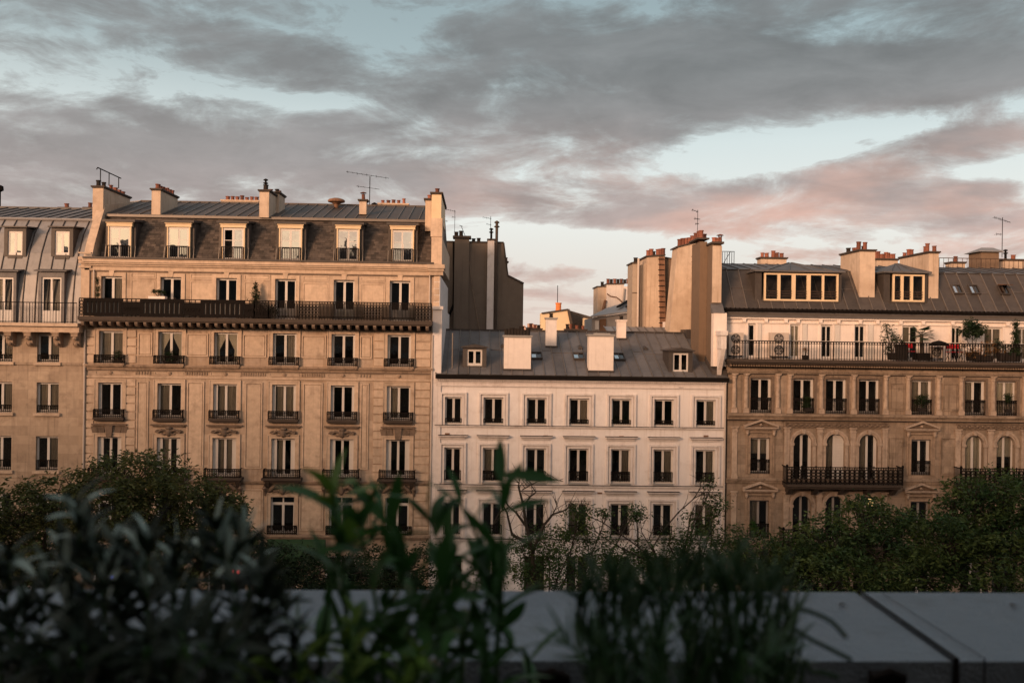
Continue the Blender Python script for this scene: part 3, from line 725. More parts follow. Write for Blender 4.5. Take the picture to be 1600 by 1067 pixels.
# mansard: slates, dormers, upper zinc roof
YM0, YM1 = 50.78, 52.0
zm0, zm1 = B.Z(410.5), B.Z(342, Y=YM1)
xl, xr = bx0+.35, bx1+.22
RB = MB().prism([(xl, YM0, zm0), (xl, YM1, zm1), (xl, 57.0, B.Z(321, Y=57)-.1), (xl, 62, zm1-.5), (xl, 62, zm0)], (xr-xl, 0, 0)).build('roof', MAT['slate'], HB)
m = MB(); rows_ = 21; dzr = (zm1-zm0)/rows_; dyr = (YM1-YM0)/rows_
for r in range(rows_):
    x = xl-(.1 if r % 2 else 0)
    z = zm0+r*dzr; y = YM0+r*dyr
    while x < xr:
        w = random.uniform(.24, .32); x2 = min(x+w, xr); xa = max(x, xl); o = random.uniform(0, .022)
        if x2-xa > .03: m.add([(xa+.004, y-.03-o, z), (x2-.004, y-.03-o, z), (x2-.004, y+dyr-.008, z+dzr+.03), (xa+.004, y+dyr-.008, z+dzr+.03), (xa+.004, y, z), (x2-.004, y, z)], [(0, 1, 2, 3), (0, 4, 5, 1), (0, 3, 4), (1, 5, 2)])
        x = x2 if x2 < xr else xr+1
sl_ = m.build('slates', MAT['slate'], RB); tag(sl_, kind='stuff')
zr1 = B.Z(321, 500, Y=57.0)
roof_strip(RB, xl-.1, xr-.05, [(YM1-.12, zm1+.05), (57.0, zr1)], 31, 'zinc_brown', 'zinc_seam', joints=False)
m = MB(); m.box(xl-.1, xr-.05, YM1-.22, YM1-.08, zm1-.08, zm1+.06); m.build('roof_edge', MAT['zinc_seam'], RB)
m = MB(); m.box(xl-.1, xr, 56.9, 57.15, zr1-.02, zr1+.1); m.build('ridge', MAT['zinc_brown'], RB)
YD = 50.70
dc = [187, 279, 364.5, 454, 544, 629]
dstate = ['curtain_l', 'blind', 'open', 'dark', 'dark2', 'curt']
for i, c in enumerate(dc):
    cx = P(c, 380, YD).x; w = 1.14; zb = P(c, 408+(c-454)*.0115, YD).z; zt = P(c, 357.5+(c-454)*.0115, YD).z; h = zt-zb
    m = MB(); a, e = cx-w/2, cx+w/2
    m.box(a-.07, a, YD-.04, YD+.12, zb, zt+.02); m.box(e, e+.07, YD-.04, YD+.12, zb, zt+.02)
    m.box(a-.13, e+.13, YD-.08, YD+.12, zt+.02, zt+.19); m.box(a-.17, e+.17, YD-.13, YD+.12, zt+.19, zt+.25)
    dm = m.build('dormer', MAT['cream_paint'], HB)
    for s in (-1, 1):
        k = MB(); xx = cx+s*(w/2+.15); k.prism([(xx-.1, YD+.12, zb-.1), (xx-.1, YD+.12, zt+.30), (xx-.1, YD+1.1, zt+.30), (xx-.1, YD+.3, zb-.1)], (.2, 0, 0)); k.build('cheek', MAT['zinc_brown'], dm)
    # slim lead strip down the slate at either side
    for s in (-1, 1):
        k = MB(); xx = cx+s*(w/2+.24); k.bar((xx, YM0-.06, zm0+.02), (xx, YD+.35, zt+.2), .045, .05); k.build('lead_strip', MAT['zinc_seam'], dm)
    k = MB(); k.prism([(a-.32, YD-.2, zt+.252), (e+.32, YD-.2, zt+.252), (e+.36, YD+1.2, zt+.40), (a-.36, YD+1.2, zt+.40)], (0, 0, .13)); k.build('hood', MAT['zinc_brown'], dm)
    me = shared(('dwin', round(h, 1)), lambda: frame_mesh(w, h, {'bars': (.62,)}).mesh('window_frame', MAT['white_paint']))
    link('window_frame', me, dm, (cx, YD+.0, zb))
    pm = shared(('dpane',), lambda: MB().box(-.24, .24, 0, .006, .1, h-.1).mesh('pane', MAT['glass_bright']))
    for s in (-1, 1):
        if i == 2 and s == -1: continue
        link('pane', pm, dm, (cx+s*.265, YD+.03, zb), rot=(random.uniform(.0, .02), 0, random.uniform(-.03, .03)))
    def cur(x0, x1, mat, z0=zb+.05, z1=zt-.05):
        k = MB(); N = 10; vs = []
        for q in range(N+1):
            x = x0+(x1-x0)*q/N; y = YD+.13+.03*math.sin(q*2.3); vs += [(x, y, z0), (x, y, z1)]
        k.add(vs, [(2*q, 2*q+2, 2*q+3, 2*q+1) for q in range(N)]); k.build('curtain', MAT[mat], dm)
    if dstate[i] == 'blind': cur(cx-w/2+.05, cx+w/2-.05, 'curtain_dim')
    if dstate[i] == 'curtain_l': cur(cx-w/2+.05, cx-.3, 'curtain')
    if dstate[i] == 'curt': cur(cx-w/2+.05, cx+w/2-.05, 'curtain_dim')
    if dstate[i] == 'dark': cur(cx+.2, cx+w/2-.05, 'curtain_dim')
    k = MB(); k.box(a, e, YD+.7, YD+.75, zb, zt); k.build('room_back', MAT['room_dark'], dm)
    rl = rail_small(w+.06, .78, .0, False)
    link('railing', shared(('drail',), lambda: rl.mesh('railing', MAT['iron'])), dm, (cx, YD-.16, zb-.02))
# parapet wall of the right end, standing above the mansard, and its big chimney stack
zp0 = B.Z(412)
x0, x1 = B.X(672.5, 412), B.X(690.5, 412)
m = MB(); m.box(x0+.05, x1, 49.85, 62, zp0, B.Z(366)); m.box(x0, x1+.0, 49.80, 51.2, B.Z(366), B.Z(337))
PW = m.build('party_wall', MAT['limestone_plain'], HB)
m = MB(); m.box(x0-.12, x1+.12, 49.6, 50.6, zp0-.30, zp0-.16); m.box(x0-.16, x1+.18, 49.5, 50.7, zp0-.16, zp0+.06); m.box(x0-.05, x1+.08, 49.7, 50.5, zp0-.52, zp0-.30)
m.build('wall_cap', MAT['limestone_plain'], PW)
x2 = B.X(690, 540)
m = MB(); m.box(bx1-.06, x2, 49.92, 62.0, 0, B.Z(478)); m.box(bx1-.02, x1-.08, 49.9, 62, B.Z(478), zp0-.52); m.build('party_wall', MAT['stucco_trim'], HB)
blocks(HB, bx1-.02, x1-.1, B.Z(478), zp0-.52, 49.895, 5, 'limestone_plain', .01, .03)
band(HB, 'string_course', bx1-.08, x2+.06, B.Z(480), B.Z(475), 49.9, [(1, .08)], 'stucco_trim')
ch = chimney(HB, B.X(674.5, 330), B.X(689.5, 330), 49.86, 55.5, B.Z(337), B.Z(300), 'cream_paint', [(B.X(689.5, 330)-.25, 50.3, 'plain', 'terracotta'), (B.X(689.5, 330)-.2, 52.5, 'plain', 'terracotta')])
chimney(HB, B.X(662, 330), B.X(674, 330)-.02, 51.4, 56.0, B.Z(352), B.Z(303), 'render_cream', [(B.X(668, 330), 51.9, 'plain', 'terracotta')])
downpipe(HB, bx1-.06, 50.0, .2, B.Z(520)); downpipe(HB, B.X(671.5, 450), 50, B.Z(497), B.Z(427), r=.04); downpipe(HB, bx0-.02, 50.0, .2, B.Z(520))
downpipe(HB, B.X(147.5, 450), 50, B.Z(497), B.Z(427), 'pipe_white', r=.04)
# chimneys of the roof
def stack(parent, a, c, pyt, pyb, Y, depth, mat, pots, **k):
    q = P((a+c)/2, pyt, Y); xa, xc = P(a, pyt, Y).x, P(c, pyt, Y).x
    return chimney(parent, xa, xc, Y, Y+depth, P((a+c)/2, pyb, Y).z, q.z, mat, [(xa+(xc-xa)*u, Y+depth*v, kk, mm) for u, v, kk, mm in pots], **k)
T, D_ = 'terracotta', 'pot_dark'
c1 = stack(HB, 145, 161.5, 294, 345, 51.7, 3.9, 'render_cream', [(.4, .05, 'plain', D_), (.45, .22, 'plain', D_), (.5, .45, 'plain', T), (.5, .62, 'plain', T), (.5, .76, 'plain', T), (.5, .9, 'plain', T)])
a = P(152.5, 262, 52.0); c = P(189, 279, 55.0); m = MB(); m.bar(a, c, .05)
for t, zb_ in ((.12, .9), (.48, .75), (.9, .65)):
    q = a.lerp(c, t); m.bar(q, q-Vector((0, 0, zb_)), .04)
m.bar(a, a+Vector((-.06, 0, -.12)), .04); m.build('iron_frame', MAT['iron'], c1)
stack(HB, 237, 251, 298, 338, 51.9, 2.9, 'render_cream', [(.5, .08+.14*i, 'plain', T) for i in range(7)])
stack(HB, 405.5, 420.5, 300, 340, 51.6, 1.7, 'render_cream', [(.5, .2, 'tall', D_), (.45, .25, 'metal', 'iron'), (.6, .75, 'plain', T)])
stack(HB, 421.5, 436, 303, 335, 53.4, 1.6, 'render_cream', [(.6, .3, 'plain', D_), (.5, .75, 'plain', T)])
stack(HB, 347, 403, 316, 326, 57.6, .6, 'render_cream', [(.12+.135*i, .5, 'plain', T) for i in range(7)], capmat='limestone_plain')
stack(HB, 592, 637, 321, 330, 57.6, .6, 'render_cream', [(.12+.185*i, .5, 'plain', T) for i in range(5)], capmat='limestone_plain')
stack(HB, 561.5, 572.5, 315, 335, 53.0, .5, 'render_cream', [(.5, .5, 'cowl', T)])
q = P(525.5, 324, 56.0)
m = MB(); m.lathe([(.16, 0), (.13, .12), (.15, .28), (.30, .38), (.52, .44), (.54, .52), (.46, .60), (.2, .68), (.05, .70)], tuple(q-Vector((0, 0, .12))), 16); m.build('roof_vent', MAT['stain_brown'], HB, smooth=False)
q = P(585, 324, 57.0); m = MB(); m.lathe([(.08, 0), (.08, .25), (.2, .27), (.2, .31), (.05, .4)], tuple(q-Vector((0, 0, .1))), 10); m.build('roof_vent', MAT['iron'], HB)
antenna(577.4, 276, 324, 57.0, [(541, 268.5, 608, 279, 9), (557, 291, 593, 296, 4)], 'tall twin-boom antenna above the ridge of the slate-roofed house', mast=.05)
# left parapet between the two first houses, following the curved mansard
xa, xb = P(129.5, 560, 50).x, P(134, 560, 50).x
prof = [(49.9, B.Z(505)), (49.9, B.Z(418)), (50.15, B.Z(408)), (50.5, B.Z(385)), (51.3, B.Z(350, Y=51.3)), (51.9, B.Z(326, Y=51.9)), (58, B.Z(318, Y=58)), (62, B.Z(326, Y=58)), (62, B.Z(505))]
xq0, xq1 = P(127.5, 450, 50).x, P(144, 450, 50).x
m = MB(); m.prism([(xq0, y, z) for y, z in prof], (xq1-xq0-.12, 0, 0)); PL = m.build('party_wall', MAT['limestone_plain'], HB)
m = MB(); 
for k, (z0_, z1_, pr) in enumerate(((417, 412, .10), (411.5, 407, .17), (402, 400, .12), (424, 421, .08))): m.box(xq0-.1, xq1, 49.9-pr, 49.95, B.Z(z0_), B.Z(z1_))
m.build('wall_cap', MAT['limestone_plain'], PL)
# green awning over the ground floor
for a, c, sc_ in ((424, 514, 0),):
    xa, xc = B.X(a), B.X(c); z1 = B.Z(839.5)-.04; z0 = z1-.9
    m = MB(); m.add([(xa, 49.75, z1), (xc, 49.75, z1), (xc, 48.6, z0+.2), (xa, 48.6, z0+.2), (xa, 48.6, z0), (xc, 48.6, z0)], [(0, 1, 2, 3), (3, 2, 5, 4)])
    m.add([(xa, 49.75, z1), (xa, 48.6, z0+.2), (xa, 49.75, z0+.2)], [(0, 1, 2)]); m.add([(xc, 49.75, z1), (xc, 48.6, z0+.2), (xc, 49.75, z0+.2)], [(0, 1, 2)])
    root = empty('shop_awning', ((xa+xc)/2, 49.7, z0)); tag(root, 'dark green canvas awning fixed over the ground floor of the limestone house', 'awning')
    m.build('canvas', MAT['awning_green'], root); q = MB(); q.bar((xa+.1, 49.9, z0+.3), (xa+.1, 48.62, z0+.2), .04); q.bar((xc-.1, 49.9, z0+.3), (xc-.1, 48.62, z0+.2), .04); q.build('arm', MAT['iron'], root)

# ================================================================== HOUSE A: far left, zinc mansard
A = Fac(50.0, 75, 573)
HA = empty('apartment_house', (A.X(0), 50, 0)); tag(HA, 'leftmost stone house with a curved zinc mansard and carved brackets below its balcony', 'building')
ax0, ax1 = A.X(-190), A.X(131.5)
acols = [-152, -72, 2, 75]
rowsA = dict(f4=(522.5, 566), f3=(597.5, 645), f2=(681.5, 735), f1=(770, 828), g=(862, 925))
ops = []; wins = []
for r, (t, bt) in rowsA.items():
    for i, c in enumerate(acols):
        cx = A.X(c); zt, zb = A.Z(t), A.Z(bt) if r != 'g' else .5; w = 1.2 if r != 'g' else 1.8
        ops.append((cx-w/2, cx+w/2, zb, zt)); wins.append((r, i, cx, zb, w, zt-zb))
wall_skin(ax0, ax1, 0, A.Z(507), ops, 50.0, .3).build('wall', MAT['limestone_old'], HA, loc=(A.X(0), 50, 0))
shell(HA, ax0, ax1, 50.0, 11, A.Z(507), 'limestone_old')
for r, i, cx, zb, w, h in wins:
    win = window(HA, cx, zb, w, h, 50.0, {}, curtain={('f3', 3): ('curtain_dim', 'both'), ('f2', 2): ('curtain_dim', 'left')}.get((r, i)) or (('curtain_dim', 'right') if random.random() < .3 else None))
    if r != 'g':
        add_rail(win, cx, zb+.02, 50.12, w, .40 if r != 'f2' else .55, .0, False)
        m = MB(); m.box(cx-w/2-.12, cx+w/2+.12, 49.86, 50.0, zb-.16, zb); m.build('window_sill', MAT['limestone_plain'], win)
band(HA, 'string_course', ax0, ax1, A.Z(570), A.Z(566.8), 50.0, [(1, .06)], 'limestone_old')
band(HA, 'string_course', ax0, ax1, A.Z(746), A.Z(743), 50.0, [(1, .06)], 'limestone_old')
zfa = A.Z(505)
m = MB(); m.box(ax0, ax1-.02, 49.15, 50.0, A.Z(510), zfa); m.box(ax0, ax1-.02, 49.35, 50.0, A.Z(519), A.Z(510)); m.build('balcony_slab', MAT['limestone_plain'], HA)
k = MB(); k.prism([(0, 50, 0), (0, 49.38, 0), (0, 49.38, -.22), (0, 49.55, -.3), (0, 49.62, -.6), (0, 49.85, -.78), (0, 50, -.8)], (.36, 0, 0))
k.lathe([(.1, 0), (.16, .08), (.1, .2)], (.18, 49.5, -.42), 8); k.lathe([(.08, 0), (.12, .08), (.05, .2)], (.18, 49.66, -.70), 8); k.box(-.04, .40, 49.34, 50, -.06, 0)
km = k.mesh('bracket', MAT['limestone_carved'], (0, 50, 0))
for c in (-52, -22, 20, 50.5, 93.5, 123, -95, -125): link('bracket', km, HA, (A.X(c)-.18, 50.0, A.Z(519)-.001))
def barrail(parent, xa, xb, y, z, h, mat='iron', sp=.13, name='balcony_railing', rings=False, t=.016):
    m = MB(); m.box(xa, xb, y-.025, y+.025, z+h-.045, z+h); m.box(xa, xb, y-.015, y+.015, z+.06, z+.085)
    n = int((xb-xa)/sp)
    for i in range(n+1):
        x = xa+(xb-xa)*i/n; tt = t*2 if i % 9 == 0 else t
        m.box(x-tt/2, x+tt/2, y-tt/2, y+tt/2, z, z+h-.045)
        if rings and i < n: m.ring((x+(xb-xa)/n/2, y, z+h-.10), sp*.38, .014, 7)
    if rings: m.box(xa, xb, y-.012, y+.012, z+h-.17, z+h-.15)
    return m.build(name, MAT[mat], parent)
barrail(HA, ax0, ax1-.1, 49.22, zfa, A.Z(473)-zfa, sp=.155)
# mansard roof, curved
pr = [(50.35, A.Z(505)), (50.40, A.Z(470, Y=50.40)), (50.62, A.Z(430, Y=50.62)), (51.05, A.Z(396, Y=51.05)), (51.65, A.Z(366, Y=51.65)), (52.4, A.Z(344.5, Y=52.4))]
rz = A.Z(327, Y=57); xr = xq0+.05
RA = MB().prism([(ax0, y+.02, z-.01) for y, z in pr]+[(ax0, 57, rz-.05), (ax0, 61, A.Z(505))], (xr-ax0, 0, 0)).build('roof', MAT['zinc_light'], HA)
roof_strip(RA, ax0, xr, pr, 16, 'zinc_light', 'zinc_seam_dark', joints=False)
roof_strip(RA, ax0, xr, [(52.35, pr[-1][1]+.08), (57.0, rz)], 17, 'zinc', 'zinc_seam_dark', joints=False)
m = MB(); m.tube([(ax0, 52.33, pr[-1][1]+.05), (xr, 52.33, pr[-1][1]+.05)], .09, 8); m.build('roof_edge', MAT['zinc_light'], RA)
m = MB(); m.box(ax0, xr, 56.9, 57.15, rz, rz+.12); m.build('ridge', MAT['zinc'], RA)
def dormer_box(parent, cx, Yf, zb, zt, w, depth, bodymat, framemat='white_paint', roofmat='zinc', over=.16, glass='glass', rise=.12, side=.2, top=.18, sill=.08, st=None, curtain=None, leaves=2, lintel=None, peak=False):
    a, e = cx-w/2, cx+w/2; m = MB()
    m.box(a-side, a, Yf, Yf+depth, zb-sill, zt+top); m.box(e, e+side, Yf, Yf+depth, zb-sill, zt+top)
    m.box(a, e, Yf, Yf+depth, zt, zt+top); m.box(a, e, Yf, Yf+depth, zb-sill-.25, zb)
    dm = m.build('dormer', MAT[bodymat], parent)
    k = MB()
    if peak:
        k.prism([(a-side-over, Yf-.15, zt+top), (e+side+over, Yf-.15, zt+top), (e+side+over, Yf-.15, zt+top+.05), (cx, Yf-.15, zt+top+.05+rise), (a-side-over, Yf-.15, zt+top+.05)], (0, depth+.3, 0))
    else:
        k.prism([(a-side-over, Yf-.18, zt+top), (a-side-over, Yf+depth+.2, zt+top+rise), (a-side-over, Yf+depth+.2, zt+top+rise+.07), (a-side-over, Yf-.18, zt+top+.07)], (w+2*side+2*over, 0, 0))
    k.build('hood', MAT[roofmat], dm)
    h = zt-zb; st = dict(st or {}); st['leaves'] = leaves
    me = shared(('dwf', round(w, 2), round(h, 2), framemat, leaves, str(st)), lambda: frame_mesh(w, h, st).mesh('window_frame', MAT[framemat]))
    link('window_frame', me, dm, (cx, Yf+.06, zb))
    iw = (w-.11)/leaves
    pm = shared(('dpn', round(iw, 2), round(h, 2), glass), lambda: MB().box(-iw/2+.03, iw/2-.03, 0, .006, .1, h-.09).mesh('pane', MAT[glass]))
    for i in range(leaves): link('pane', pm, dm, (a+.055+iw*(i+.5), Yf+.09, zb), rot=(random.uniform(-.005, .015), 0, random.uniform(-.03, .03)))
    if curtain:
        k = MB(); N = 10; vs = []
        x0_, x1_ = (a+.05, cx-.05) if curtain == 'l' else (cx+.05, e-.05) if curtain == 'r' else (a+.05, e-.05)
        for q in range(N+1):
            x = x0_+(x1_-x0_)*q/N; vs += [(x, Yf+.2+.02*math.sin(q*2.3), zb+.05), (x, Yf+.2+.02*math.sin(q*2.3), zt-.05)]
        k.add(vs, [(2*q, 2*q+2, 2*q+3, 2*q+1) for q in range(N)]); k.build('curtain', MAT['curtain'], dm)
    MB().box(a, e, Yf+depth-.02, Yf+depth+.02, zb, zt).build('room_back', MAT['room_dark'], dm)
    return dm
for c, cu in ((23.5, 'r'), (97, None), (-55, None), (-130, 'l')):
    dormer_box(HA, P(c, 380, 50.9).x, 50.9, P(c, 398.5, 50.9).z, P(c, 361, 50.9).z, .80, 1.1, 'zinc_brown', roofmat='zinc_brown', glass='glass_bright', curtain=cu, over=.12)
for c, cu in ((5, 'l'), (80, None), (-72, None)):
    dormer_box(HA, P(c, 460, 50.2).x, 50.2, zfa+.05, P(c, 433, 50.2).z, 1.08, .9, 'zinc', roofmat='zinc', over=.18, rise=.2, st={'kick': .5}, curtain=cu, side=.16, top=.3)
q = P(114, 482, 49.5)
stack(HA, 93, 109, 327, 333, 57.3, .6, 'render_cream', [(.5, .5, 'plain', T)], capmat='stone_soot_shade'); stack(HA, 132, 143, 327, 333, 57.3, .6, 'render_cream', [(.5, .5, 'plain', T)], capmat='stone_soot_shade')
m = MB(); q = P(0, 325, 57.2); m.tube([q, q+Vector((0, 0, 1.0))], .05, 6); m.lathe([(.05, 0), (.2, .1), (.18, .35), (.05, .42)], tuple(q+Vector((0, 0, 1.0))), 10); m.build('roof_vent', MAT['iron'], HA)
# ================================================================== HOUSE C: the low cream house in the middle
C = Fac(50.0, 905, 640)
HC = empty('town_house', (C.X(905), 50, 0)); tag(HC, 'low cream plastered house with seven windows a floor under a grey zinc roof', 'building')
cx0, cx1 = C.X(679.5), C.X(1134)
ccols = [708.5, 771, 838.5, 905, 971, 1037.5, 1103]
rowsC = dict(f3=(622.3, 665.5), f2=(700.7, 755), f1=(786, 839), g=(868, 925))
ops = []; wins = []
for r, (t, bt) in rowsC.items():
    for i, c in enumerate(ccols):
        x = C.X(c); zt = C.Z(t); zb = C.Z(bt) if r != 'g' else .4; w = (.95 if i == 0 else 1.12)
        if r == 'g': w = 1.3
        ops.append((x-w/2, x+w/2, zb, zt)); wins.append((r, i, x, zb, w, zt-zb))
zeC = C.Z(588)
wall_skin(cx0, cx1, 0, zeC, ops, 50.0, .26).build('wall', MAT['stucco_cream'], HC, loc=(C.X(905), 50, 0))
shell(HC, cx0, cx1, 50.0, 12, zeC, 'stucco_cream')
cc = {('f2', 4): ('curtain_dim', 'right'), ('f2', 1): ('curtain_dim', 'left'), ('f3', 6): ('curtain_dim', 'right'), ('f2', 6): ('curtain_dim', 'right'), ('f1', 3): ('curtain_dim', 'left')}
for r, i, x, zb, w, h in wins:
    win = window(HC, x, zb, w, h, 50.0, {'back': .16}, curtain=cc.get((r, i)) or (('curtain_dim', random.choice(['left', 'right', 'blind'])) if random.random() < .28 else None))
    if r in ('f3', 'f2', 'f1'):
        rh = {'f3': .26, 'f2': .56, 'f1': .56}[r]
        if i in (1, 4) and r == 'f2': add_rail(win, x, zb+.1, 50.12, w-.02, rh, 0, True)
        else: add_rail(win, x, zb+.1, 50.12, w-.02, rh, 0, False)
        k = MB()
        if r == 'f3': k.tube([(x-.22, 50.08, zb+.16), (x-.1, 50.08, zb+.25), (x, 50.08, zb+.2), (x+.1, 50.08, zb+.25), (x+.22, 50.08, zb+.16)], .028, 5)
        else:
            k.ring((x, 50.08, zb+.36), .09, .03, 10); k.ring((x, 50.08, zb+.20), .06, .03, 10); k.ring((x, 50.08, zb+.52), .06, .03, 10)
        k.build('scroll', MAT['iron'], win)
        m = MB(); a, e = x-w/2, x+w/2; t = .10; g = zb+h
        for (o, p_) in ((0, .05), (.16, .12)):
            m.box(a-o-t, a-o, 50-p_, 50.0, zb, g+o+t); m.box(e+o, e+o+t, 50-p_, 50.0, zb, g+o+t); m.box(a-o, e+o, 50-p_, 50.0, g+o, g+o+t)
        m.build('surround', MAT['stucco_trim'], win)
        m = MB(); m.box(a-.02, e+.02, 49.92, 50.15, zb-.06, zb+.01); m.build('window_sill', MAT['concrete'], win)
        if r in ('f2', 'f1'):
            m = MB(); z = g+.46; H = w/2+.34
            m.box(x-H+.12, x+H-.12, 49.93, 50, z, z+.10); m.box(x-H+.05, x+H-.05, 49.87, 50, z+.10, z+.16); m.box(x-H, x+H, 49.74, 50, z+.16, z+.22)
            m.build('lintel', MAT['stucco_trim'], win)
            k = MB(); k.box(x-H-.01, x+H+.01, 49.72, 49.99, z+.222, z+.25); k.build('lintel_cap', MAT['zinc_seam_dark'], win)
band(HC, 'cornice', cx0, cx1, C.Z(605.5), C.Z(589), 50.0, [(.16, .34), (.28, .28), (.40, .16), (.62, .10), (.9, .05), (1, .09)], 'stucco_trim')
m = MB(); n = 150
for k in range(n): x = cx0+.1+(cx1-cx0-.2)*k/n; m.box(x, x+.06, 49.80, 49.90, C.Z(597.3), C.Z(594.6))
m.build('dentils', MAT['stucco_trim'], HC)
for y_ in ((669.5, 666.5), (762, 758.5), (846, 842.5)):
    band(HC, 'string_course', cx0, cx1, C.Z(y_[0]), C.Z(y_[1]), 50.0, [(.5, .11), (1, .05)], 'stucco_trim')
    m = MB(); m.box(cx0, cx1, 49.88, 50, C.Z(y_[1])+.001, C.Z(y_[1])+.035); m.build('course_flashing', MAT['zinc_seam_dark'], HC)
m = MB()
for px_, py_ in ((699, 677.5), (1064, 606), (852.5, 681), (971, 682), (1103, 681), (937, 770)): q = P(px_, py_, 50); m.box(q.x-.13, q.x+.13, 49.95, 50, q.z-.04, q.z+.04)
m.build('vent_grille', MAT['stain_brown'], HC)
# roof
ZE, ZR = C.Z(587.5, Y=49.85), C.Z(519.5, Y=56.0); YE, YR = 49.85, 56.0
rzC = lambda Y: ZE+(Y-YE)/(YR-YE)*(ZR-ZE)
rx0, rx1 = cx0+.02, C.X(1136)
RC = MB().prism([(rx0, YE+.1, ZE-.02), (rx0, YR, ZR-.02), (rx0, 61.9, ZR-1.2), (rx0, 61.9, ZE-.02)], (rx1-rx0, 0, 0)).build('roof', MAT['zinc'], HC)
roof_strip(RC, rx0, rx1, [(YE, ZE), (YR, ZR)], 27, 'zinc', 'zinc_seam')
m = MB(); m.box(rx0, rx1, 49.66, 49.86, ZE-.22, ZE-.03); m.box(rx0, rx1, 49.60, 49.66, ZE-.20, ZE+.0); m.build('gutter', MAT['iron'], HC)
m = MB(); m.box(rx0, rx1, YR-.08, YR+.15, ZR-.02, ZR+.12); m.build('ridge', MAT['zinc_seam_dark'], RC)
xb0, xb1 = P(947, 516, 58).x, P(1050, 516, 58).x
roof_strip(RC, xb0, xb1, [(57.0, P(1000, 522, 57).z), (59.2, P(1000, 511.5, 59.2).z)], 8, 'zinc_light', 'zinc_seam', joints=False)
MB().box(xb0, xb1, 57.05, 61.8, ZR-1.2, P(1000, 524, 57).z).build('wall', MAT['stucco_trim'], HC)
# chimneys
stack(HC, 788, 830, 527.5, 590, 50.38, .8, 'stucco_pale', [(.08+.115*i, .5, 'tall', D_) for i in range(8)], cap=.08, capmat='concrete')
stack(HC, 920.5, 959, 526, 592, 50.30, .8, 'stucco_pale', [], cap=.08, capmat='concrete')
for a_, c_, Yf_ in ((788, 830, 50.38), (920.5, 959, 50.30), (853.5, 870, 53.6), (965, 978.5, 54.9)):
    xa_, xc_ = P(a_, 540, Yf_).x, P(c_, 540, Yf_).x; z_ = rzC(Yf_)
    MB().box(xa_-.05, xc_+.05, Yf_-.05, Yf_-.003, z_-.1, z_+.13).build('flashing', MAT['zinc_seam_dark'], HC)
q0, q1 = P(928, 518, 50.7), P(953, 518, 50.7); z_ = P(940, 526, 50.7).z+.131; MB().box(q0.x, q1.x, 50.5, 50.9, z_, z_+.07).build('chimney_cap', MAT['concrete'], HC)
stack(HC, 853.5, 870, 499.5, 552, 53.6, .55, 'stucco_trim', [(.5, .5, 'plain', D_)], cap=.07, capmat='concrete')
stack(HC, 965, 978.5, 503, 540, 54.9, .5, 'stucco_pale', [(.5, .5, 'plain', D_)], cap=.06, capmat='stucco_pale')
for (c, t, b_, Yf, w) in ((741.5, 546, 571.5, 50.75, .86), (1063.5, 551.5, 582, 50.45, .88)):
    dormer_box(HC, P(c, 560, Yf).x, Yf, P(c, b_, Yf).z, P(c, t, Yf).z, w, 1.7, 'zinc_brown', roofmat='zinc_seam_dark', side=.24, top=.10, over=.12, rise=.16, peak=True)
m0 = []
def skylight(parent, px, py, Yc, w, L, rzf, opened=False, slope=None):
    """small framed roof light lying on the slope"""
    x = P(px, py, Yc).x; n = Vector((0, -(rzf(Yc+1)-rzf(Yc)), 1)).normalized(); t = Vector((0, n.z, -n.y))
    c = Vector((x, Yc, rzf(Yc)))+n*.03; X_ = Vector((w/2, 0, 0)); T_ = t*L/2
    m = MB()
    for u0, u1, v0, v1, h in ((-1, -.84, -1, 1, .14), (.84, 1, -1, 1, .14), (-.84, .84, .86, 1, .14), (-.84, .84, -1, -.86, .14), (-.04, .04, -.86, .86, .12)):
        vs = []
        for hh in (0, h):
            for u, v in ((u0, v0), (u1, v0), (u1, v1), (u0, v1)): vs.append(c+X_*u+T_*v+n*hh)
        m.add(vs, [(4, 5, 6, 7), (0, 1, 5, 4), (1, 2, 6, 5), (2, 3, 7, 6), (3, 0, 4, 7)])
    sk = m.build('skylight', MAT['zinc_brown'], parent)
    for s in (-1, 1):
        g = MB(); g.add([c+X_*(s*.04)+T_*-.86+n*.07, c+X_*(s*.84)+T_*-.86+n*.07, c+X_*(s*.84)+T_*.86+n*.07, c+X_*(s*.04)+T_*.86+n*.07], [(0, 1, 2, 3)]); g.build('pane', MAT['glass'], sk)
    if opened:
        g = MB(); o = c+T_; q = (t*-.45+n*.9).normalized()
        g.prism([o-X_+n*.14, o+X_+n*.14, o+X_+q*L*.0-T_*1.2+n*.6, o-X_-T_*1.2+n*.6], n*.05); g.build('sash', MAT['stain_brown'], sk)
    return sk
for px_ in (838, 904, 967): skylight(HC, px_, 562, 52.25, .68, .95, rzC)
for px_, py_ in ((907, 542), (1008, 543), (786, 541)):
    Yv = 53.6; q = P(px_, py_, Yv); m = MB(); z = rzC(Yv)+.03; m.add([(q.x-.16, Yv-.2, z-.05), (q.x+.16, Yv-.2, z-.05), (q.x, Yv-.2, z+.14), (q.x, Yv+.4, z+.2), (q.x-.16, Yv+.3, z+.1), (q.x+.16, Yv+.3, z+.1)], [(0, 1, 2), (0, 2, 3, 4), (1, 5, 3, 2)]); m.build('roof_vent', MAT['zinc_brown'], HC)
downpipe(HC, cx1-.06, 50.0, .2, ZE-.2); downpipe(HC, P(707, 560, 50.6).x, 50.6, rzC(50.4)+.1, rzC(50.6)+2.0, 'zinc_seam', .04)

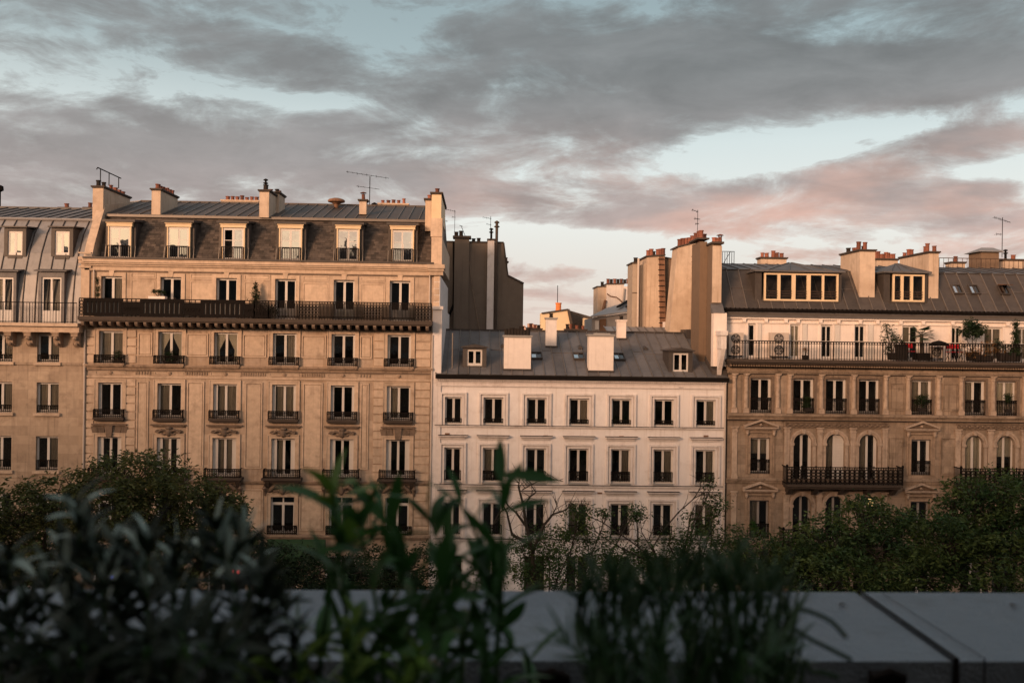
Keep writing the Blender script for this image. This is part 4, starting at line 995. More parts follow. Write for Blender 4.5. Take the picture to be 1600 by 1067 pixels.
# ================================================================== HOUSE D: the carved house on the right
D = Fac(50.0, 1300, 640)
HD = empty('apartment_house', (D.X(1380), 50, 0)); tag(HD, 'carved sandstone apartment house with arched windows, iron balconies and a planted top terrace', 'building')
dx0, dx1 = D.X(1137), D.X(1790)
dcols = [1188.5, 1255, 1306, 1357.5, 1439.5, 1523, 1572, 1625, 1690, 1745]
arch = {1, 2, 3, 5, 6, 7}
ops = []; wins = []
for i, c in enumerate(dcols):
    x = D.X(c)
    for r, t, b_, w in (('f4', 592, 646.5, 1.2), ('f3', 685, 741, 1.12), ('f2', 782, 841, 1.12), ('g', 872, 930, 1.4)):
        if r in ('f3', 'f2') and i in arch: t, b_, w = {'f3': (677.5, 753.5, 1.06), 'f2': (774, 849.5, 1.06)}[r]
        zt, zb = D.Z(t), D.Z(b_) if r != 'g' else .4
        ops.append((x-w/2, x+w/2, zb, zt)); wins.append((r, i, x, zb, w, zt-zb))
zs0 = D.Z(571.5)
wall_skin(dx0, dx1, 0, zs0, ops, 50.0, .32).build('wall', MAT['limestone_dark'], HD, loc=(D.X(1380), 50, 0))
shell(HD, dx0, dx1, 50.0, 12, zs0, 'limestone_dark')
dcur = {('f4', 4): ('curtain_dim', 'both'), ('f4', 6): ('curtain', 'both'), ('f3', 5): ('curtain', 'both'), ('f3', 6): ('curtain', 'blind'), ('f3', 2): ('curtain_dim', 'left'), ('f2', 0): ('curtain_dim', 'left'), ('f4', 5): ('curtain_dim', 'left')}
dsh = {('f4', i): (.13, 'right') for i in (0, 1, 2, 3, 4, 5)}
dsh.update({('f3', 0): (.14, 'right'), ('f3', 1): (.16, 'right'), ('f3', 3): (.16, 'right'), ('f3', 4): (.16, 'right'), ('f3', 2): (.5, 'right')})
for r, i, x, zb, w, h in wins:
    ar = r in ('f3', 'f2') and i in arch
    win = window(HD, x, zb, w, h, 50.0, {'back': .22}, curtain=dcur.get((r, i)) or (('curtain_dim', random.choice(['left', 'right', 'blind'])) if random.random() < .3 else None), shutters=dsh.get((r, i)), mat='grey_paint' if r == 'f2' else 'white_paint')
    if r == 'f4': add_rail(win, x, zb+.02, 49.98, w+.02, .86, .0)
    if r in ('f3', 'f2') and not ar: add_rail(win, x, zb+.02, 49.98, w+.02, .80, .0)
    m = MB(); a, e, g = x-w/2, x+w/2, zb+h
    if ar:
        R = w/2; zc = g-R; N = 10
        for s in (-1, 1):
            for k in range(N):
                t0, t1 = PI/2*k/N, PI/2*(k+1)/N
                p0 = (x+s*R*math.cos(t0), zc+R*math.sin(t0)); p1 = (x+s*R*math.cos(t1), zc+R*math.sin(t1))
                m.add([(p0[0], 49.999, p0[1]), (p1[0], 49.999, p1[1]), (p1[0], 49.999, g+.01), (p0[0], 49.999, g+.01), (p0[0], 50.3, p0[1]), (p1[0], 50.3, p1[1])], [(0, 1, 2, 3), (0, 4, 5, 1)])
                o0, o1 = R+.03, R+.20
                for (ra, rb, pr_) in ((R+.0, R+.10, .05), (R+.10, R+.22, .09)):
                    q = [(x+s*ra*math.cos(t0), zc+ra*math.sin(t0)), (x+s*ra*math.cos(t1), zc+ra*math.sin(t1)), (x+s*rb*math.cos(t1), zc+rb*math.sin(t1)), (x+s*rb*math.cos(t0), zc+rb*math.sin(t0))]
                    m.prism([(u, 50.0, v) for u, v in q], (0, -pr_, 0))
            m.box(x+s*(R+.11)-.13, x+s*(R+.11)+.13, 49.88, 50, zc-.14, zc)
            m.box(x+s*(R+.11)-.09, x+s*(R+.11)+.09, 49.94, 50, zb, zc-.14)
        m.prism([(x-.07, 50, g-.02), (x+.07, 50, g-.02), (x+.12, 50, g+.24), (x-.12, 50, g+.24)], (0, -.16, 0))
        m.build('arch_surround', MAT['sandstone_trim'], win)
    elif r != 'g':
        t = .13
        m.box(a-t, a, 49.95, 50, zb, g+t); m.box(e, e+t, 49.95, 50, zb, g+t); m.box(a, e, 49.95, 50, g, g+t)
        if r in ('f3', 'f2'):
            m.box(a-.26, a-t-.02, 49.97, 50, zb, g+.3); m.box(e+t+.02, e+.26, 49.97, 50, zb, g+.3)
            m.box(a-.30, e+.30, 49.90, 50, g+.28, g+.38)
        m.build('surround', MAT['stone_dark' if r == 'f4' else 'limestone_carved'], win)
        if r in ('f3', 'f2'):
            H = w/2+.42; z = g+.46; m = MB()
            m.box(x-H+.06, x+H-.06, 49.86, 50, z, z+.08); m.box(x-H, x+H, 49.74, 50, z+.08, z+.15)
            ap = z+.15+.36
            for s in (-1, 1):
                m.prism([(x+s*H, 50, z+.15), (x+s*H, 50, z+.25), (x, 50, ap+.10), (x, 50, ap-.02)], (0, -.26, 0))
            tm = MB(); tm.prism([(x-H+.2, 50, z+.152), (x+H-.2, 50, z+.152), (x, 50, ap-.05)], (0, -.06, 0)); tm.build('tympanum', MAT['stone_dark'], win)
            for s in (-1, 1): m.lathe([(.05, -.2), (.09, -.1), (.09, .0), (.12, .1)], (x+s*(w/2+.2), 49.9, z-.12), 8)
            m.lathe([(.02, -.09), (.1, 0), (.02, .09)], (x, 49.9, z+.27), 8)
            m.build('pediment', MAT['sandstone_trim'], win)
# pilasters of the upper floor
zA, zB_ = D.Z(646.5), D.Z(585)
H_ = zB_-zA
pm = MB(); pm.box(-.17, .17, -.12, 0, 0, .22); pm.box(-.14, .14, -.10, 0, .22, .30); pm.lathe([(.13, .3), (.125, 1.2), (.11, H_-.32), (.12, H_-.3)], (0, -.03, 0), 10)
pm.lathe([(.11, H_-.30), (.14, H_-.22), (.12, H_-.18), (.17, H_-.1), (.13, H_-.06)], (0, -.04, 0), 10); pm.box(-.18, .18, -.16, 0, H_-.06, H_)
pme = pm.mesh('pilaster', MAT['sandstone_trim'])
for c in (1147, 1165.5, 1215, 1233.5, 1283, 1333.5, 1383.5, 1418.5, 1466, 1501.5, 1551, 1600, 1648): link('pilaster', pme, HD, (D.X(c, 617), 50.0, zA))
for z0_, z1_ in ((D.Z(752), D.Z(668)), (D.Z(848), D.Z(768))):
    h = z1_-z0_; pm = MB(); pm.box(-.15, .15, -.07, 0, 0, h-.28); pm.box(-.19, .19, -.10, 0, 0, .3); pm.box(-.18, .18, -.10, 0, h-.28, h-.2); pm.box(-.16, .16, -.08, 0, h-.2, h-.07); pm.box(-.21, .21, -.13, 0, h-.07, h)
    pme = pm.mesh('pilaster', MAT['sandstone_trim'])
    for c in (1147, 1229, 1280.5, 1332, 1382, 1496, 1547, 1599, 1650): link('pilaster', pme, HD, (D.X(c, 710), 50.0, z0_))
for a_, c_ in ((1390, 1413), (1472, 1496)): panel(HD, D.X(a_), D.X(c_), D.Z(640), D.Z(597), 50.0, 'limestone_dark', t=.05); panel(HD, D.X(a_-2), D.X(c_), D.Z(741), D.Z(682), 50.0, 'limestone_dark', t=.05)
band(HD, 'string_course', dx0-.05, dx1, D.Z(584.5), D.Z(580), 50.0, [(.5, .16), (1, .08)], 'limestone_dark')
band(HD, 'string_course', dx0-.05, dx1, D.Z(656), D.Z(647), 50.0, [(.35, .30), (.6, .2), (1, .10)], 'limestone_dark')
MB().box(dx0-.05, dx1, 49.84, 50, D.Z(657.5), D.Z(656)).build('dark_band', MAT['stone_soot_shade'], HD); MB().box(dx0-.05, dx1, 49.90, 50, D.Z(586), D.Z(584.6)).build('dark_band', MAT['stone_soot_shade'], HD)  # thin darker strips right below two of the courses
band(HD, 'string_course', dx0-.05, dx1, D.Z(755), D.Z(748), 50.0, [(.4, .16), (1, .08)], 'limestone_dark')
band(HD, 'string_course', dx0-.05, dx1, D.Z(866), D.Z(856), 50.0, [(.4, .22), (1, .12)], 'limestone_dark')
# carved frieze above the triple arches: a scroll of round leaves
def frieze(xa, xc, z0, z1):
    m = MB(); m.box(xa, xc, 49.96, 50, z0, z0+.03); m.box(xa, xc, 49.94, 50, z1-.04, z1); n = int((xc-xa)/.30)
    for k in range(n):
        x = xa+(xc-xa)*(k+.5)/n; m.ring((x, 49.95, (z0+z1)/2), .085, .05, 10, .06)
        m.tube([(x+.06, 49.94, z0+.08), (x+.15, 49.93, (z0+z1)/2), (x+.22, 49.95, z1-.08)], [.02, .04, .015], 5)
    m.build('frieze', MAT['stone_dark'], HD)
frieze(D.X(1226), D.X(1388), D.Z(669), D.Z(660)); frieze(D.X(1494), D.X(1650), D.Z(669), D.Z(660))
# iron balconies
for z_, a_, c_ in ((D.Z(753.5), 1222, 1400), (D.Z(849.5), 1218, 1400), (D.Z(753.5), 1490, 1660), (D.Z(849.5), 1490, 1660)):
    xa, xc = D.X(a_, 740), D.X(c_, 740); yy = 49.2
    m = MB(); m.box(xa, xc, yy-.06, 50, z_-.14, z_-.003); m.box(xa+.08, xc-.08, yy+.05, 50, z_-.26, z_-.14)
    for k in range(5):
        x = xa+.3+(xc-xa-.6)*k/4; m.prism([(x-.12, 50, z_-.26), (x-.12, yy+.1, z_-.26), (x-.12, yy+.5, z_-.62), (x-.12, 50, z_-.7)], (.24, 0, 0))
    bs = m.build('balcony_slab', MAT['stone_soot_shade'], HD)
    hr = .98; n = 8; L = xc-xa
    ornate(bs, 'balcony_railing', xa, xc, yy, z_, hr, 'iron', .95, 'scroll')
    for s in (xa, xc):
        m = MB()
        m.box(s-.02, s+.02, yy, 50, z_+hr-.05, z_+hr); m.box(s-.015, s+.015, yy, 50, z_+.04, z_+.07)
        for k in range(1, 6): m.box(s-.012, s+.012, yy+k*.13-.01, yy+k*.13+.01, z_, z_+hr)
        m.lathe([(.05, 0), (.05, hr), (.08, hr+.02), (.05, hr+.12)], (s, yy, z_), 8)
        m.build('side_railing', MAT['iron'], bs)
    for k in range(1, n): MB().lathe([(.025, 0), (.025, hr), (.045, hr+.02), (.02, hr+.06)], (xa+L*k/n, yy, z_), 6).build('post', MAT['iron'], bs)
# top terrace: slab, dentils, railing
zt0 = D.Z(562.5)
m = MB(); m.box(dx0-.12, dx1, 49.15, 51.0, D.Z(567), zt0); m.box(dx0-.08, dx1, 49.30, 50.0, D.Z(570), D.Z(567)); m.box(dx0-.04, dx1, 49.7, 50.0, D.Z(575), D.Z(570)); m.build('balcony_slab', MAT['stone_soot_shade'], HD)
m = MB(); n = 170
for k in range(n): x = dx0+(dx1-dx0)*k/n; m.box(x, x+.08, 49.5, 49.7, D.Z(573.5), D.Z(570)-.002)
m.build('dentils', MAT['limestone_carved'], HD)
barrail(HD, D.X(1141, 550), dx1, 49.25, zt0, D.Z(533.5)-zt0, sp=.155, rings=True, t=.026)
# set-back white floor
YW = 50.95; zw1 = P(1300, 497.5, YW).z; xw0 = P(1134, 530, YW).x
doors = [(1174.5, 12, 505.5), (1242, 16, 506.5), (1291.5, 18, 507.5), (1343.5, 18, 507.5), (1422, 26, 508.5), (1494, 16, 510), (1551.5, 30, 511.5), (1598, 26, 512), (1660, 26, 513)]
ops = []
for c, wp, t in doors:
    x = P(c, 530, YW).x; w = wp/27.45; ops.append((x-w/2, x+w/2, zt0+.04, P(c, t, YW).z))
wall_skin(xw0, dx1, zt0, zw1, ops, YW, .2).build('wall', MAT['stucco_pale'], HD, loc=(D.X(1380), YW, zt0))
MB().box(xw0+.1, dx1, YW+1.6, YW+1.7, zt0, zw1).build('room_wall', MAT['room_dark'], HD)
MB().box(xw0, xw0+.3, YW+.21, 61, zt0-.5, zw1).build('side_wall', MAT['stucco_trim'], HD)
for i, (o, (c, wp, t)) in enumerate(zip(ops, doors)):
    w, h, x = o[1]-o[0], o[3]-o[2], (o[0]+o[1])/2
    win = window(HD, x, o[2], w, h, YW, {'back': .08, 'bars': (.5,), 'leaves': 1 if w < .5 else 2, 'mid': 0}, curtain={4: ('curtain_dim', 'left'), 6: ('curtain_dim', 'both'), 1: ('curtain', 'both'), 7: ('curtain_dim', 'both')}.get(i))
    m = MB(); m.box(o[0]-.12, o[0], YW-.04, YW, o[2], o[3]+.1); m.box(o[1], o[1]+.12, YW-.04, YW, o[2], o[3]+.1); m.box(o[0], o[1], YW-.04, YW, o[3], o[3]+.1)
    m.build('surround', MAT['stucco_pale'], win)
    if i in (0, 2, 3, 1):
        sm_ = MB(); sm_.box(o[1]+.13, o[1]+.13+w*.45, YW-.07, YW-.045, o[2]+.02, o[3])
        for q in range(int(h/.12)): sm_.box(o[1]+.16, o[1]+.10+w*.45, YW-.08, YW-.07, o[2]+.05+q*.12, o[2]+.11+q*.12)
        sm_.build('shutter', MAT['white_paint'], win)
m = MB(); m.box(xw0, dx1, YW-.18, YW, zw1-.10, zw1); m.box(xw0, dx1, YW-.08, YW, zw1-.34, zw1-.28)
for c in (1162, 1196, 1227, 1246, 1281, 1309, 1343, 1370, 1406, 1441, 1487, 1527, 1573): x = P(c, 500, YW).x; m.box(x-.1, x+.1, YW-.17, YW, zw1-.28, zw1-.10)
m.build('cornice', MAT['stucco_pale'], HD)
# zinc apron, gutter, mansard and upper roof
YA = 51.0
m = MB(); m.prism([(xw0-.1, YW-.25, zw1), (xw0-.1, YW+.35, P(1300, 488, 51.3).z), (xw0-.1, 61, P(1300, 488, 51.3).z), (xw0-.1, 61, zw1)], (dx1-xw0, 0, 0)); m.build('zinc_apron', MAT['zinc_seam'], HD)
YG = 51.05; zg = P(1300, 485.5, YG).z; YB_ = 53.0; zbk = P(1300, 425, YB_).z; YRD = 57; zrd = P(1300, 415.5, YRD).z
dxr0 = P(1128, 480, YG).x
RD = MB().prism([(dxr0, YG+.05, zg-.3), (dxr0, YG+.05, zg-.02), (dxr0, YB_+.03, zbk-.04), (dxr0, YRD, zrd-.04), (dxr0, 62, zg), (dxr0, 62, zg-.3)], (dx1-dxr0, 0, 0)).build('roof', MAT['zinc'], HD)
roof_strip(RD, dxr0, dx1, [(YG, zg), (YB_, zbk)], 33, 'zinc_brown', 'zinc_seam')
roof_strip(RD, dxr0, dx1, [(YB_-.06, zbk+.04), (YRD, zrd)], 33, 'zinc', 'zinc_seam_dark', joints=False)
m = MB(); m.tube([(dxr0, YG-.1, zg-.02), (dx1, YG-.1, zg-.02)], .09, 8)
for k in range(90): x = dxr0+.2+k*.26; m.box(x, x+.03, YG-.22, YG+.0, zg-.02, zg+.09)
m.build('gutter', MAT['iron'], HD)
rzD = lambda Y: zg+(Y-YG)/(YB_-YG)*(zbk-zg)
for c, py, op in ((1494.5, 451, False), (1521, 451, False), (1567, 449, True)): skylight(HD, c, py, P(c, py, 52).y*1.0+.15, .58, .72, rzD, op)
def wide_dormer(xa_, xc_, yt, yb_, lv, pk, pkY):
    Yf = 51.35; xa, xc = P(xa_, 450, Yf).x, P(xc_, 450, Yf).x; zt, zb = P((xa_+xc_)/2, yt, Yf).z, P((xa_+xc_)/2, yb_, Yf).z
    m = MB(); m.box(xa-.5, xa-.12, Yf+.1, 53.6, zb-.45, zt+.06); m.box(xc+.03, xc+.22, Yf+.1, 53.6, zb-.45, zt+.06); m.box(xa-.12, xc+.03, Yf+.02, Yf+.12, zb-.5, zb-.02); m.box(xa-.12, xc+.1, 53.3, 53.6, zb-.4, zt)
    m.box(xa-.12, xc+.03, Yf+.5, 53.3, zt+.01, zt+.06)
    dm = m.build('dormer', MAT['zinc_brown'], HD)
    k = MB(); ap = P(pk[0], pk[1], pkY); e = [(xa-.62, Yf-.2, zt+.07), (xc+.34, Yf-.2, zt+.07), (xc+.34, 54.4, zt+.07), (xa-.62, 54.4, zt+.07)]
    top = [(ap.x-.15, ap.y, ap.z), (ap.x+.15, ap.y, ap.z)]
    k.add(e+[(x, y, z+.09) for x, y, z in e]+top, [(3, 2, 1, 0), (0, 1, 5, 4), (1, 2, 6, 5), (2, 3, 7, 6), (3, 0, 4, 7), (4, 5, 9, 8), (5, 6, 9), (6, 7, 8, 9), (7, 4, 8)])
    for t in (.15, .38, .62, .85):
        bx_ = xa-.62+(xc-xa+.96)*t; k.bar((bx_, Yf-.2, zt+.18), (ap.x+(t-.5)*.3, ap.y, ap.z+.02), .05)
    k.build('hood', MAT['zinc'], dm)
    w, h = xc-xa, zt-zb; fr = MB(); fr.box(xa, xc, Yf-.02, Yf+.1, zt-.09, zt); fr.box(xa, xc, Yf-.02, Yf+.1, zb, zb+.10); 
    n = len(lv)
    edges = [xa]+[P(q, 450, Yf).x for q in lv]
    fr.box(xa, xa+.10, Yf-.02, Yf+.1, zb+.10, zt-.09)
    for q, wd in lv.items(): x = P(q, 450, Yf).x; fr.box(x-wd/2, x+wd/2, Yf-.02, Yf+.1, zb+.10, zt-.09)
    fr.box(xc-.11, xc, Yf-.02, Yf+.1, zb+.10, zt-.09); fr.build('window_frame', MAT['cream_paint'], dm)
    ed = [xa+.1]; 
    for q, wd in lv.items(): x = P(q, 450, Yf).x; ed += [x-wd/2, x+wd/2]
    ed.append(xc-.11)
    for k_ in range(0, len(ed), 2):
        MB().box(ed[k_], ed[k_+1], Yf+.03, Yf+.04, zb+.10, zt-.09).build('pane', MAT['glass'], dm)
        r = MB(); 
        for hh in (.28, .42, .56): r.tube([(ed[k_], Yf-.05, zb+hh), (ed[k_+1], Yf-.05, zb+hh)], .016, 5)
        r.build('rail', MAT['iron_brown'], dm)
    MB().box(xa+.1, xc-.1, 53.2, 53.28, zb-.3, zt).build('room_back', MAT['room_dark'], dm)
    return dm
wide_dormer(1194, 1310, 427.5, 470.5, {1217: .17, 1240: .22, 1263.5: .22, 1286: .13}, (1235, 411), 54.6)
wide_dormer(1395, 1444.5, 429, 471.5, {1409.5: .16, 1424.5: .16}, (1401, 412.5), 54.2)
# chimneys of D
def sheet(parent, name, pxs, Y, depth, mat):
    """upright slab whose outline is read off the photograph on y = Y, with real depth behind"""
    m = MB(); m.prism([P(a, b_, Y) for a, b_ in pxs], (0, depth, 0)); return m.build(name, MAT[mat], parent)
def pots_on(ch, Y, items):
    for px_, py_, k, mt in items: q = P(px_, py_, Y); link('chimney_pot', pot_mesh(k, mt), ch, tuple(q), rot=(0, 0, random.uniform(0, 6)), scale=(1.15, 1.15, random.uniform(.9, 1.15)))
# the great party wall stacks between C and D
xf0, xf1 = P(1113.5, 430, 50.6).x, P(1127.5, 430, 50.6).x
SW = MB().box(xf0, xf1, 50.75, 54.2, D.Z(600), P(1113, 381, 50.6).z).build('chimney', MAT['render_brown'], HD)
MB().box(xf0-.0, xf1+.0, 50.60, 50.745, P(1120, 473, 50.6).z, P(1113, 384, 50.6).z).build('end_face', MAT['render_cream'], SW)
z_ = P(1113, 381, 50.6).z+.001; MB().box(xf0-.08, xf1+.1, 50.5, 54.3, z_, z_+.12).build('chimney_cap', MAT['stone_soot_shade'], SW)
pots_on(SW, 50.9, [(1116, 380, 'plain', T), (1121, 380, 'plain', T), (1125, 380, 'cowl', T)])
b2 = MB().box(xf0-.42, xf0-.003, 51.9, 53.9, D.Z(600), P(1105, 378, 52).z).build('chimney', MAT['render_brown'], HD)
z_ = P(1105, 378, 52).z; MB().box(xf0-.6, xf0+.1, 51.8, 54.1, z_+.13, z_+.22).build('chimney_cap', MAT['stone_soot_shade'], b2)
for i in range(5): link('chimney_pot', pot_mesh('tall', T), b2, (xf0-.28+random.uniform(-.08, .08), 52.0+i*.42, z_+.22), scale=1.1)
m = MB(); m.box(xf0+.0, P(1135, 520, 50.3).x, 50.25, 50.74, D.Z(575), P(1120, 489, 50.3).z); m.build('party_wall', MAT['stucco_pale'], HD)
m = MB(); a_, c_ = P(1112.5, 480, 50.4).x, P(1131, 480, 50.4).x; m.prism([(a_, 50.2, P(1120, 489, 50.3).z), (a_, 50.75, P(1120, 474, 50.6).z), (a_, 50.75, P(1120, 489, 50.6).z)], (c_-a_, 0, 0)); m.build('zinc_apron', MAT['zinc'], HD)
m = MB(); q0, q1 = P(1125, 520, 49.3).x, P(1137, 520, 49.3).x
m.box(q0, q1, 49.2, 50.24, P(1130, 524, 49.3).z, P(1130, 517, 49.3).z); m.box(q0+.06, q1-.06, 49.3, 50.24, P(1130, 545, 49.3).z, P(1130, 524, 49.3).z)
m.prism([(q0+.1, 50.2, P(1130, 545, 49.3).z), (q0+.1, 49.3, P(1130, 545, 49.3).z), (q0+.1, 49.5, P(1130, 556, 49.5).z), (q0+.1, 49.9, P(1130, 572, 49.8).z), (q0+.1, 50.2, P(1130, 590, 49.9).z)], (q1-q0-.2, 0, 0))
m.build('console', MAT['stucco_trim'], HD)
sb = sheet(HD, 'chimney', [(1059, 386.5), (1087.5, 379), (1090, 560), (1041, 560), (1046, 521)], 57.0, 1.6, 'render_cream')
sheet(sb, 'chimney_cap', [(1057, 387), (1087, 379.3), (1087, 377.3), (1057, 384.7)], 56.9, 1.9, 'stone_soot_shade')
pots_on(sb, 57.3, [(1062+5*i, 384.5-1.35*i, 'tall', T) for i in range(5)])
pots_on(SW, 52.5, [(1094, 378, 'tall', T), (1100, 376, 'tall', T)])
m = MB()
sheet(sb, 'soot_strip', [(1083, 382), (1087.3, 381), (1089, 535), (1084.5, 535)], 56.97, .03, 'stain_brown')
for k in range(14):
    y_ = 401+k*8.6; a_ = P(1080.3+k*.14, y_, 56.85); c_ = P(1087.5+k*.12, y_, 56.85); m.tube([a_, c_], .022, 5)
m.build('ladder', MAT['iron'], sb)
m = MB(); a_, c_ = P(1066, 517, 56.4), P(1091, 517, 56.4); m.box(a_.x, c_.x, 55.2, 56.9, P(1080, 535, 56).z, P(1080, 515, 56).z); m.build('zinc_apron', MAT['zinc_seam_dark'], HC)
m = MB(); a_, c_ = P(1104, 545, 51.5), P(1116, 545, 51.5); m.prism([(a_.x, 50.2, rzC(50.2)), (a_.x, 51.9, rzC(51.9)), (a_.x, 51.9, rzC(51.9)+.35), (a_.x, 50.2, rzC(50.2)+.25)], (1.3, 0, 0)); m.build('zinc_apron', MAT['zinc_brown'], HC)
def deep(parent, xf_l, xf_r, x_back, yt, yb_, Yf, mf='render_cream', ms='render_cream', pots=()):
    """stack with its front face at Yf and its length read from where the far end shows"""
    ratio = (xf_l-750)/(x_back-750); dp = Yf*(ratio-1)
    xa, xc = P(xf_l, yt, Yf).x, P(xf_r, yt, Yf).x; z1 = P(xf_l, yt, Yf).z; z0 = P(xf_l, yb_, Yf).z-.5
    return chimney(parent, xa, xc, Yf, Yf+dp, z0, z1, mf, [(xa+(xc-xa)*u, Yf+dp*v, k, mt) for u, v, k, mt in pots])
deep(HD, 1343.5, 1367.5, 1313, 393, 464, 51.7, pots=[(.4, .06, 'tall', T), (.1, .15, 'tall', T), (.6, .3, 'plain', D_), (.4, .45, 'plain', T), (.4, .6, 'plain', T), (.6, .75, 'plain', D_), (.4, .9, 'plain', D_)])
deep(HD, 1451.5, 1467, 1405, 396, 465, 51.7, pots=[(.7, .05, 'tall', T), (.2, .12, 'tall', T), (.4, .24, 'tall', T), (.4, .7, 'plain', T), (.4, .8, 'tall', T), (.3, .93, 'plain', T)])
stack(HD, 1370, 1403, 407, 425, 58, .8, 'render_cream', [(.08+.12*i, .5, 'tall', T) for i in range(8)])
stack(HD, 1189, 1229, 405, 425, 58, .8, 'render_cream', [(.12, .5, 'plain', T), (.3, .5, 'tall', T), (.55, .5, 'tall', T), (.7, .5, 'tall', T), (.88, .5, 'tall', T)])
stack(HD, 1487, 1508, 412, 425, 58.5, .8, 'render_cream', [(.5, .5, 'tall', T)]); stack(HD, 1568, 1602, 408, 425, 58.5, .8, 'render_cream', [(.25, .5, 'metal', 'iron'), (.6, .5, 'tall', T)])
# lift hut on the ridge
a_, c_ = P(1533, 400, 57.5), P(1561, 400, 57.5); z0_, z1_ = P(1547, 425, 57.5).z, P(1547, 394, 57.5).z
hut = MB().box(a_.x, c_.x, 57.5, 59.0, z0_, z1_).build('roof_hut', MAT['render_brown'], HD)
m = MB(); cxh = (a_.x+c_.x)/2
m.add([(a_.x-.25, 57.25, z1_), (c_.x+.15, 57.25, z1_), (c_.x+.15, 59.2, z1_), (a_.x-.25, 59.2, z1_), (cxh-.3, 58, z1_+.34), (cxh+.5, 58, z1_+.34), (a_.x-.25, 57.25, z1_+.05), (c_.x+.15, 57.25, z1_+.05)], [(0, 1, 7, 6), (6, 7, 5, 4), (1, 2, 5, 7), (2, 3, 4, 5), (3, 0, 6, 4)])
m.build('hut_roof', MAT['zinc_light'], hut)
# ridge railings
def ridge_rail(pa, pb, yt, yb_, Y, parent):
    a_, c_ = P(pa, yb_, Y), P(pb, yb_, Y); return barrail(parent, a_.x, c_.x, Y, a_.z, P(pa, yt, Y).z-a_.z, 'iron_brown', .30, 'roof_railing', t=.022)
ridge_rail(1467, 1700, 402.5, 424, 56.5, HD); ridge_rail(1130, 1320, 411.5, 417.5, 57.2, HD)
m = MB()
for t in range(6): x = P(1129+t*3.6, 400, 56).x; m.bar((x, 56, P(1130, 414, 56).z), (x, 56, P(1130, 394 if t > 2 else 394+t*0, 56).z), .03)
m.bar(P(1128, 393, 56), P(1148, 393.3, 56), .04); m.bar(P(1129, 414, 56), P(1141, 394, 56), .03); m.build('iron_frame', MAT['iron'], HD)
antenna(1565.6, 340, 402, 57.8, [(1553, 339.5, 1579, 348, 6), (1556, 366, 1566, 366.5, 3)], 'antenna with a forked boom beside the small lift hut on the right roof', mast=.05)
antenna(1089.7, 328, 372, 52.8, [(1081, 328, 1091, 331.5, 3), (1085, 341.5, 1094, 343, 4), (1086.5, 350, 1092, 350, 2)], 'antenna standing on the tallest chimney stack between the cream and carved houses')

# ================================================================== things behind the middle roof
HG = empty('rear_building', (P(755, 500, 64).x, 64, 0)); tag(HG, 'windowless dark brown party wall building rising behind the cream house at left', 'building')
YGG = 64.0
def gpoly(pts, Y, dep, name, mat, zb=1.0, parent=HG, inset=0):
    q = [P(a, b_, Y) for a, b_ in pts]; poly = [(q[0].x, Y, zb)]+[tuple(v) for v in q]+[(q[-1].x, Y, zb)]
    m = MB(); m.prism(poly, (0, dep, 0)); return m.build(name, MAT[mat], parent, loc=(q[0].x, Y, zb))
gw = gpoly([(680, 378), (786.5, 379.5), (787.5, 381), (793.5, 431), (800, 434), (818, 443.5)], YGG, 9, 'wall', 'brown_wall')
gpoly([(710.5, 373), (733.2, 374)], YGG-.35, .34, 'chimney_breast', 'brown_wall')
gpoly([(762, 376), (772.5, 376)], YGG-.3, .29, 'chimney_breast', 'stucco_trim')
z_ = P(722, 373, YGG).z; x0_, x1_ = P(710, 373, YGG).x, P(734, 373, YGG).x
cp1 = MB().box(x0_-.1, x1_+.1, YGG-.45, YGG+.6, z_, z_+.16).build('chimney_cap', MAT['stone_soot_shade'], HG)
pots_on(cp1, YGG, [(713, 371, 'tall', D_), (720.5, 371, 'tall', D_)]); pots_on(gw, YGG+.3, [(740, 379, 'plain', D_), (748, 379, 'plain', D_), (767.5, 374, 'metal', 'iron')])
MB().box(P(761, 376, YGG).x, P(774, 376, YGG).x, YGG-.4, YGG+.5, P(767, 376, YGG).z, P(767, 374, YGG).z).build('chimney_cap', MAT['stone_soot_shade'], HG)
m = MB(); q = P(776.3, 356, YGG-.3); m.tube([(q.x, YGG-.3, 1), (q.x, YGG-.3, q.z)], .10, 8); m.lathe([(.1, 0), (.2, .05), (.2, .1), (.1, .15), (.1, .3), (.18, .33), (.18, .4), (.05, .5)], (q.x, YGG-.3, q.z), 8); m.build('flue_pipe', MAT['stone_soot_shade'], HG)
m = MB(); m.tube([P(709.3, 378, YGG-.1), P(709.5, 420, YGG-.1), P(709, 475, YGG-.1), P(703, 490, YGG-.1), P(694, 512, YGG-.1), P(691, 540, YGG-.1)], .09, 8); m.build('flue_pipe', MAT['iron'], HG)
m = MB(); m.tube([P(733.5, 408, YGG-.1), P(738, 450, YGG-.1), P(750, 520, YGG-.1)], .02, 5); m.build('cable', MAT['limestone_dark'], HG)
m = MB(); m.bar(P(787, 379.5, YGG), P(793.5, 430, YGG), .1); m.bar(P(793.5, 430.5, YGG), P(818.5, 443, YGG), .12); m.bar(P(690, 377.5, YGG), P(787, 379, YGG), .1); m.build('coping', MAT['stone_soot_shade'], HG)
stack(HG, 788, 793, 411, 435, 66, .5, 'render_cream', [(.5, .5, 'plain', T)])
antenna(710.2, 329, 372, 64.2, [(697, 327.5, 712, 330.5, 5), (706, 339, 712, 340, 3)], 'antenna nearest the tall limestone house, on the dark brown wall')
antenna(766.3, 338, 374, 64.2, [(754, 339.5, 768, 342, 5), (760, 350, 768, 352, 3)], 'antenna at the middle of the dark brown wall beside the flue pipe')
antenna(692.6, 345, 378, 64.2, [(690, 345, 700, 346, 3)], 'small antenna squeezed against the chimney of the tall limestone house')
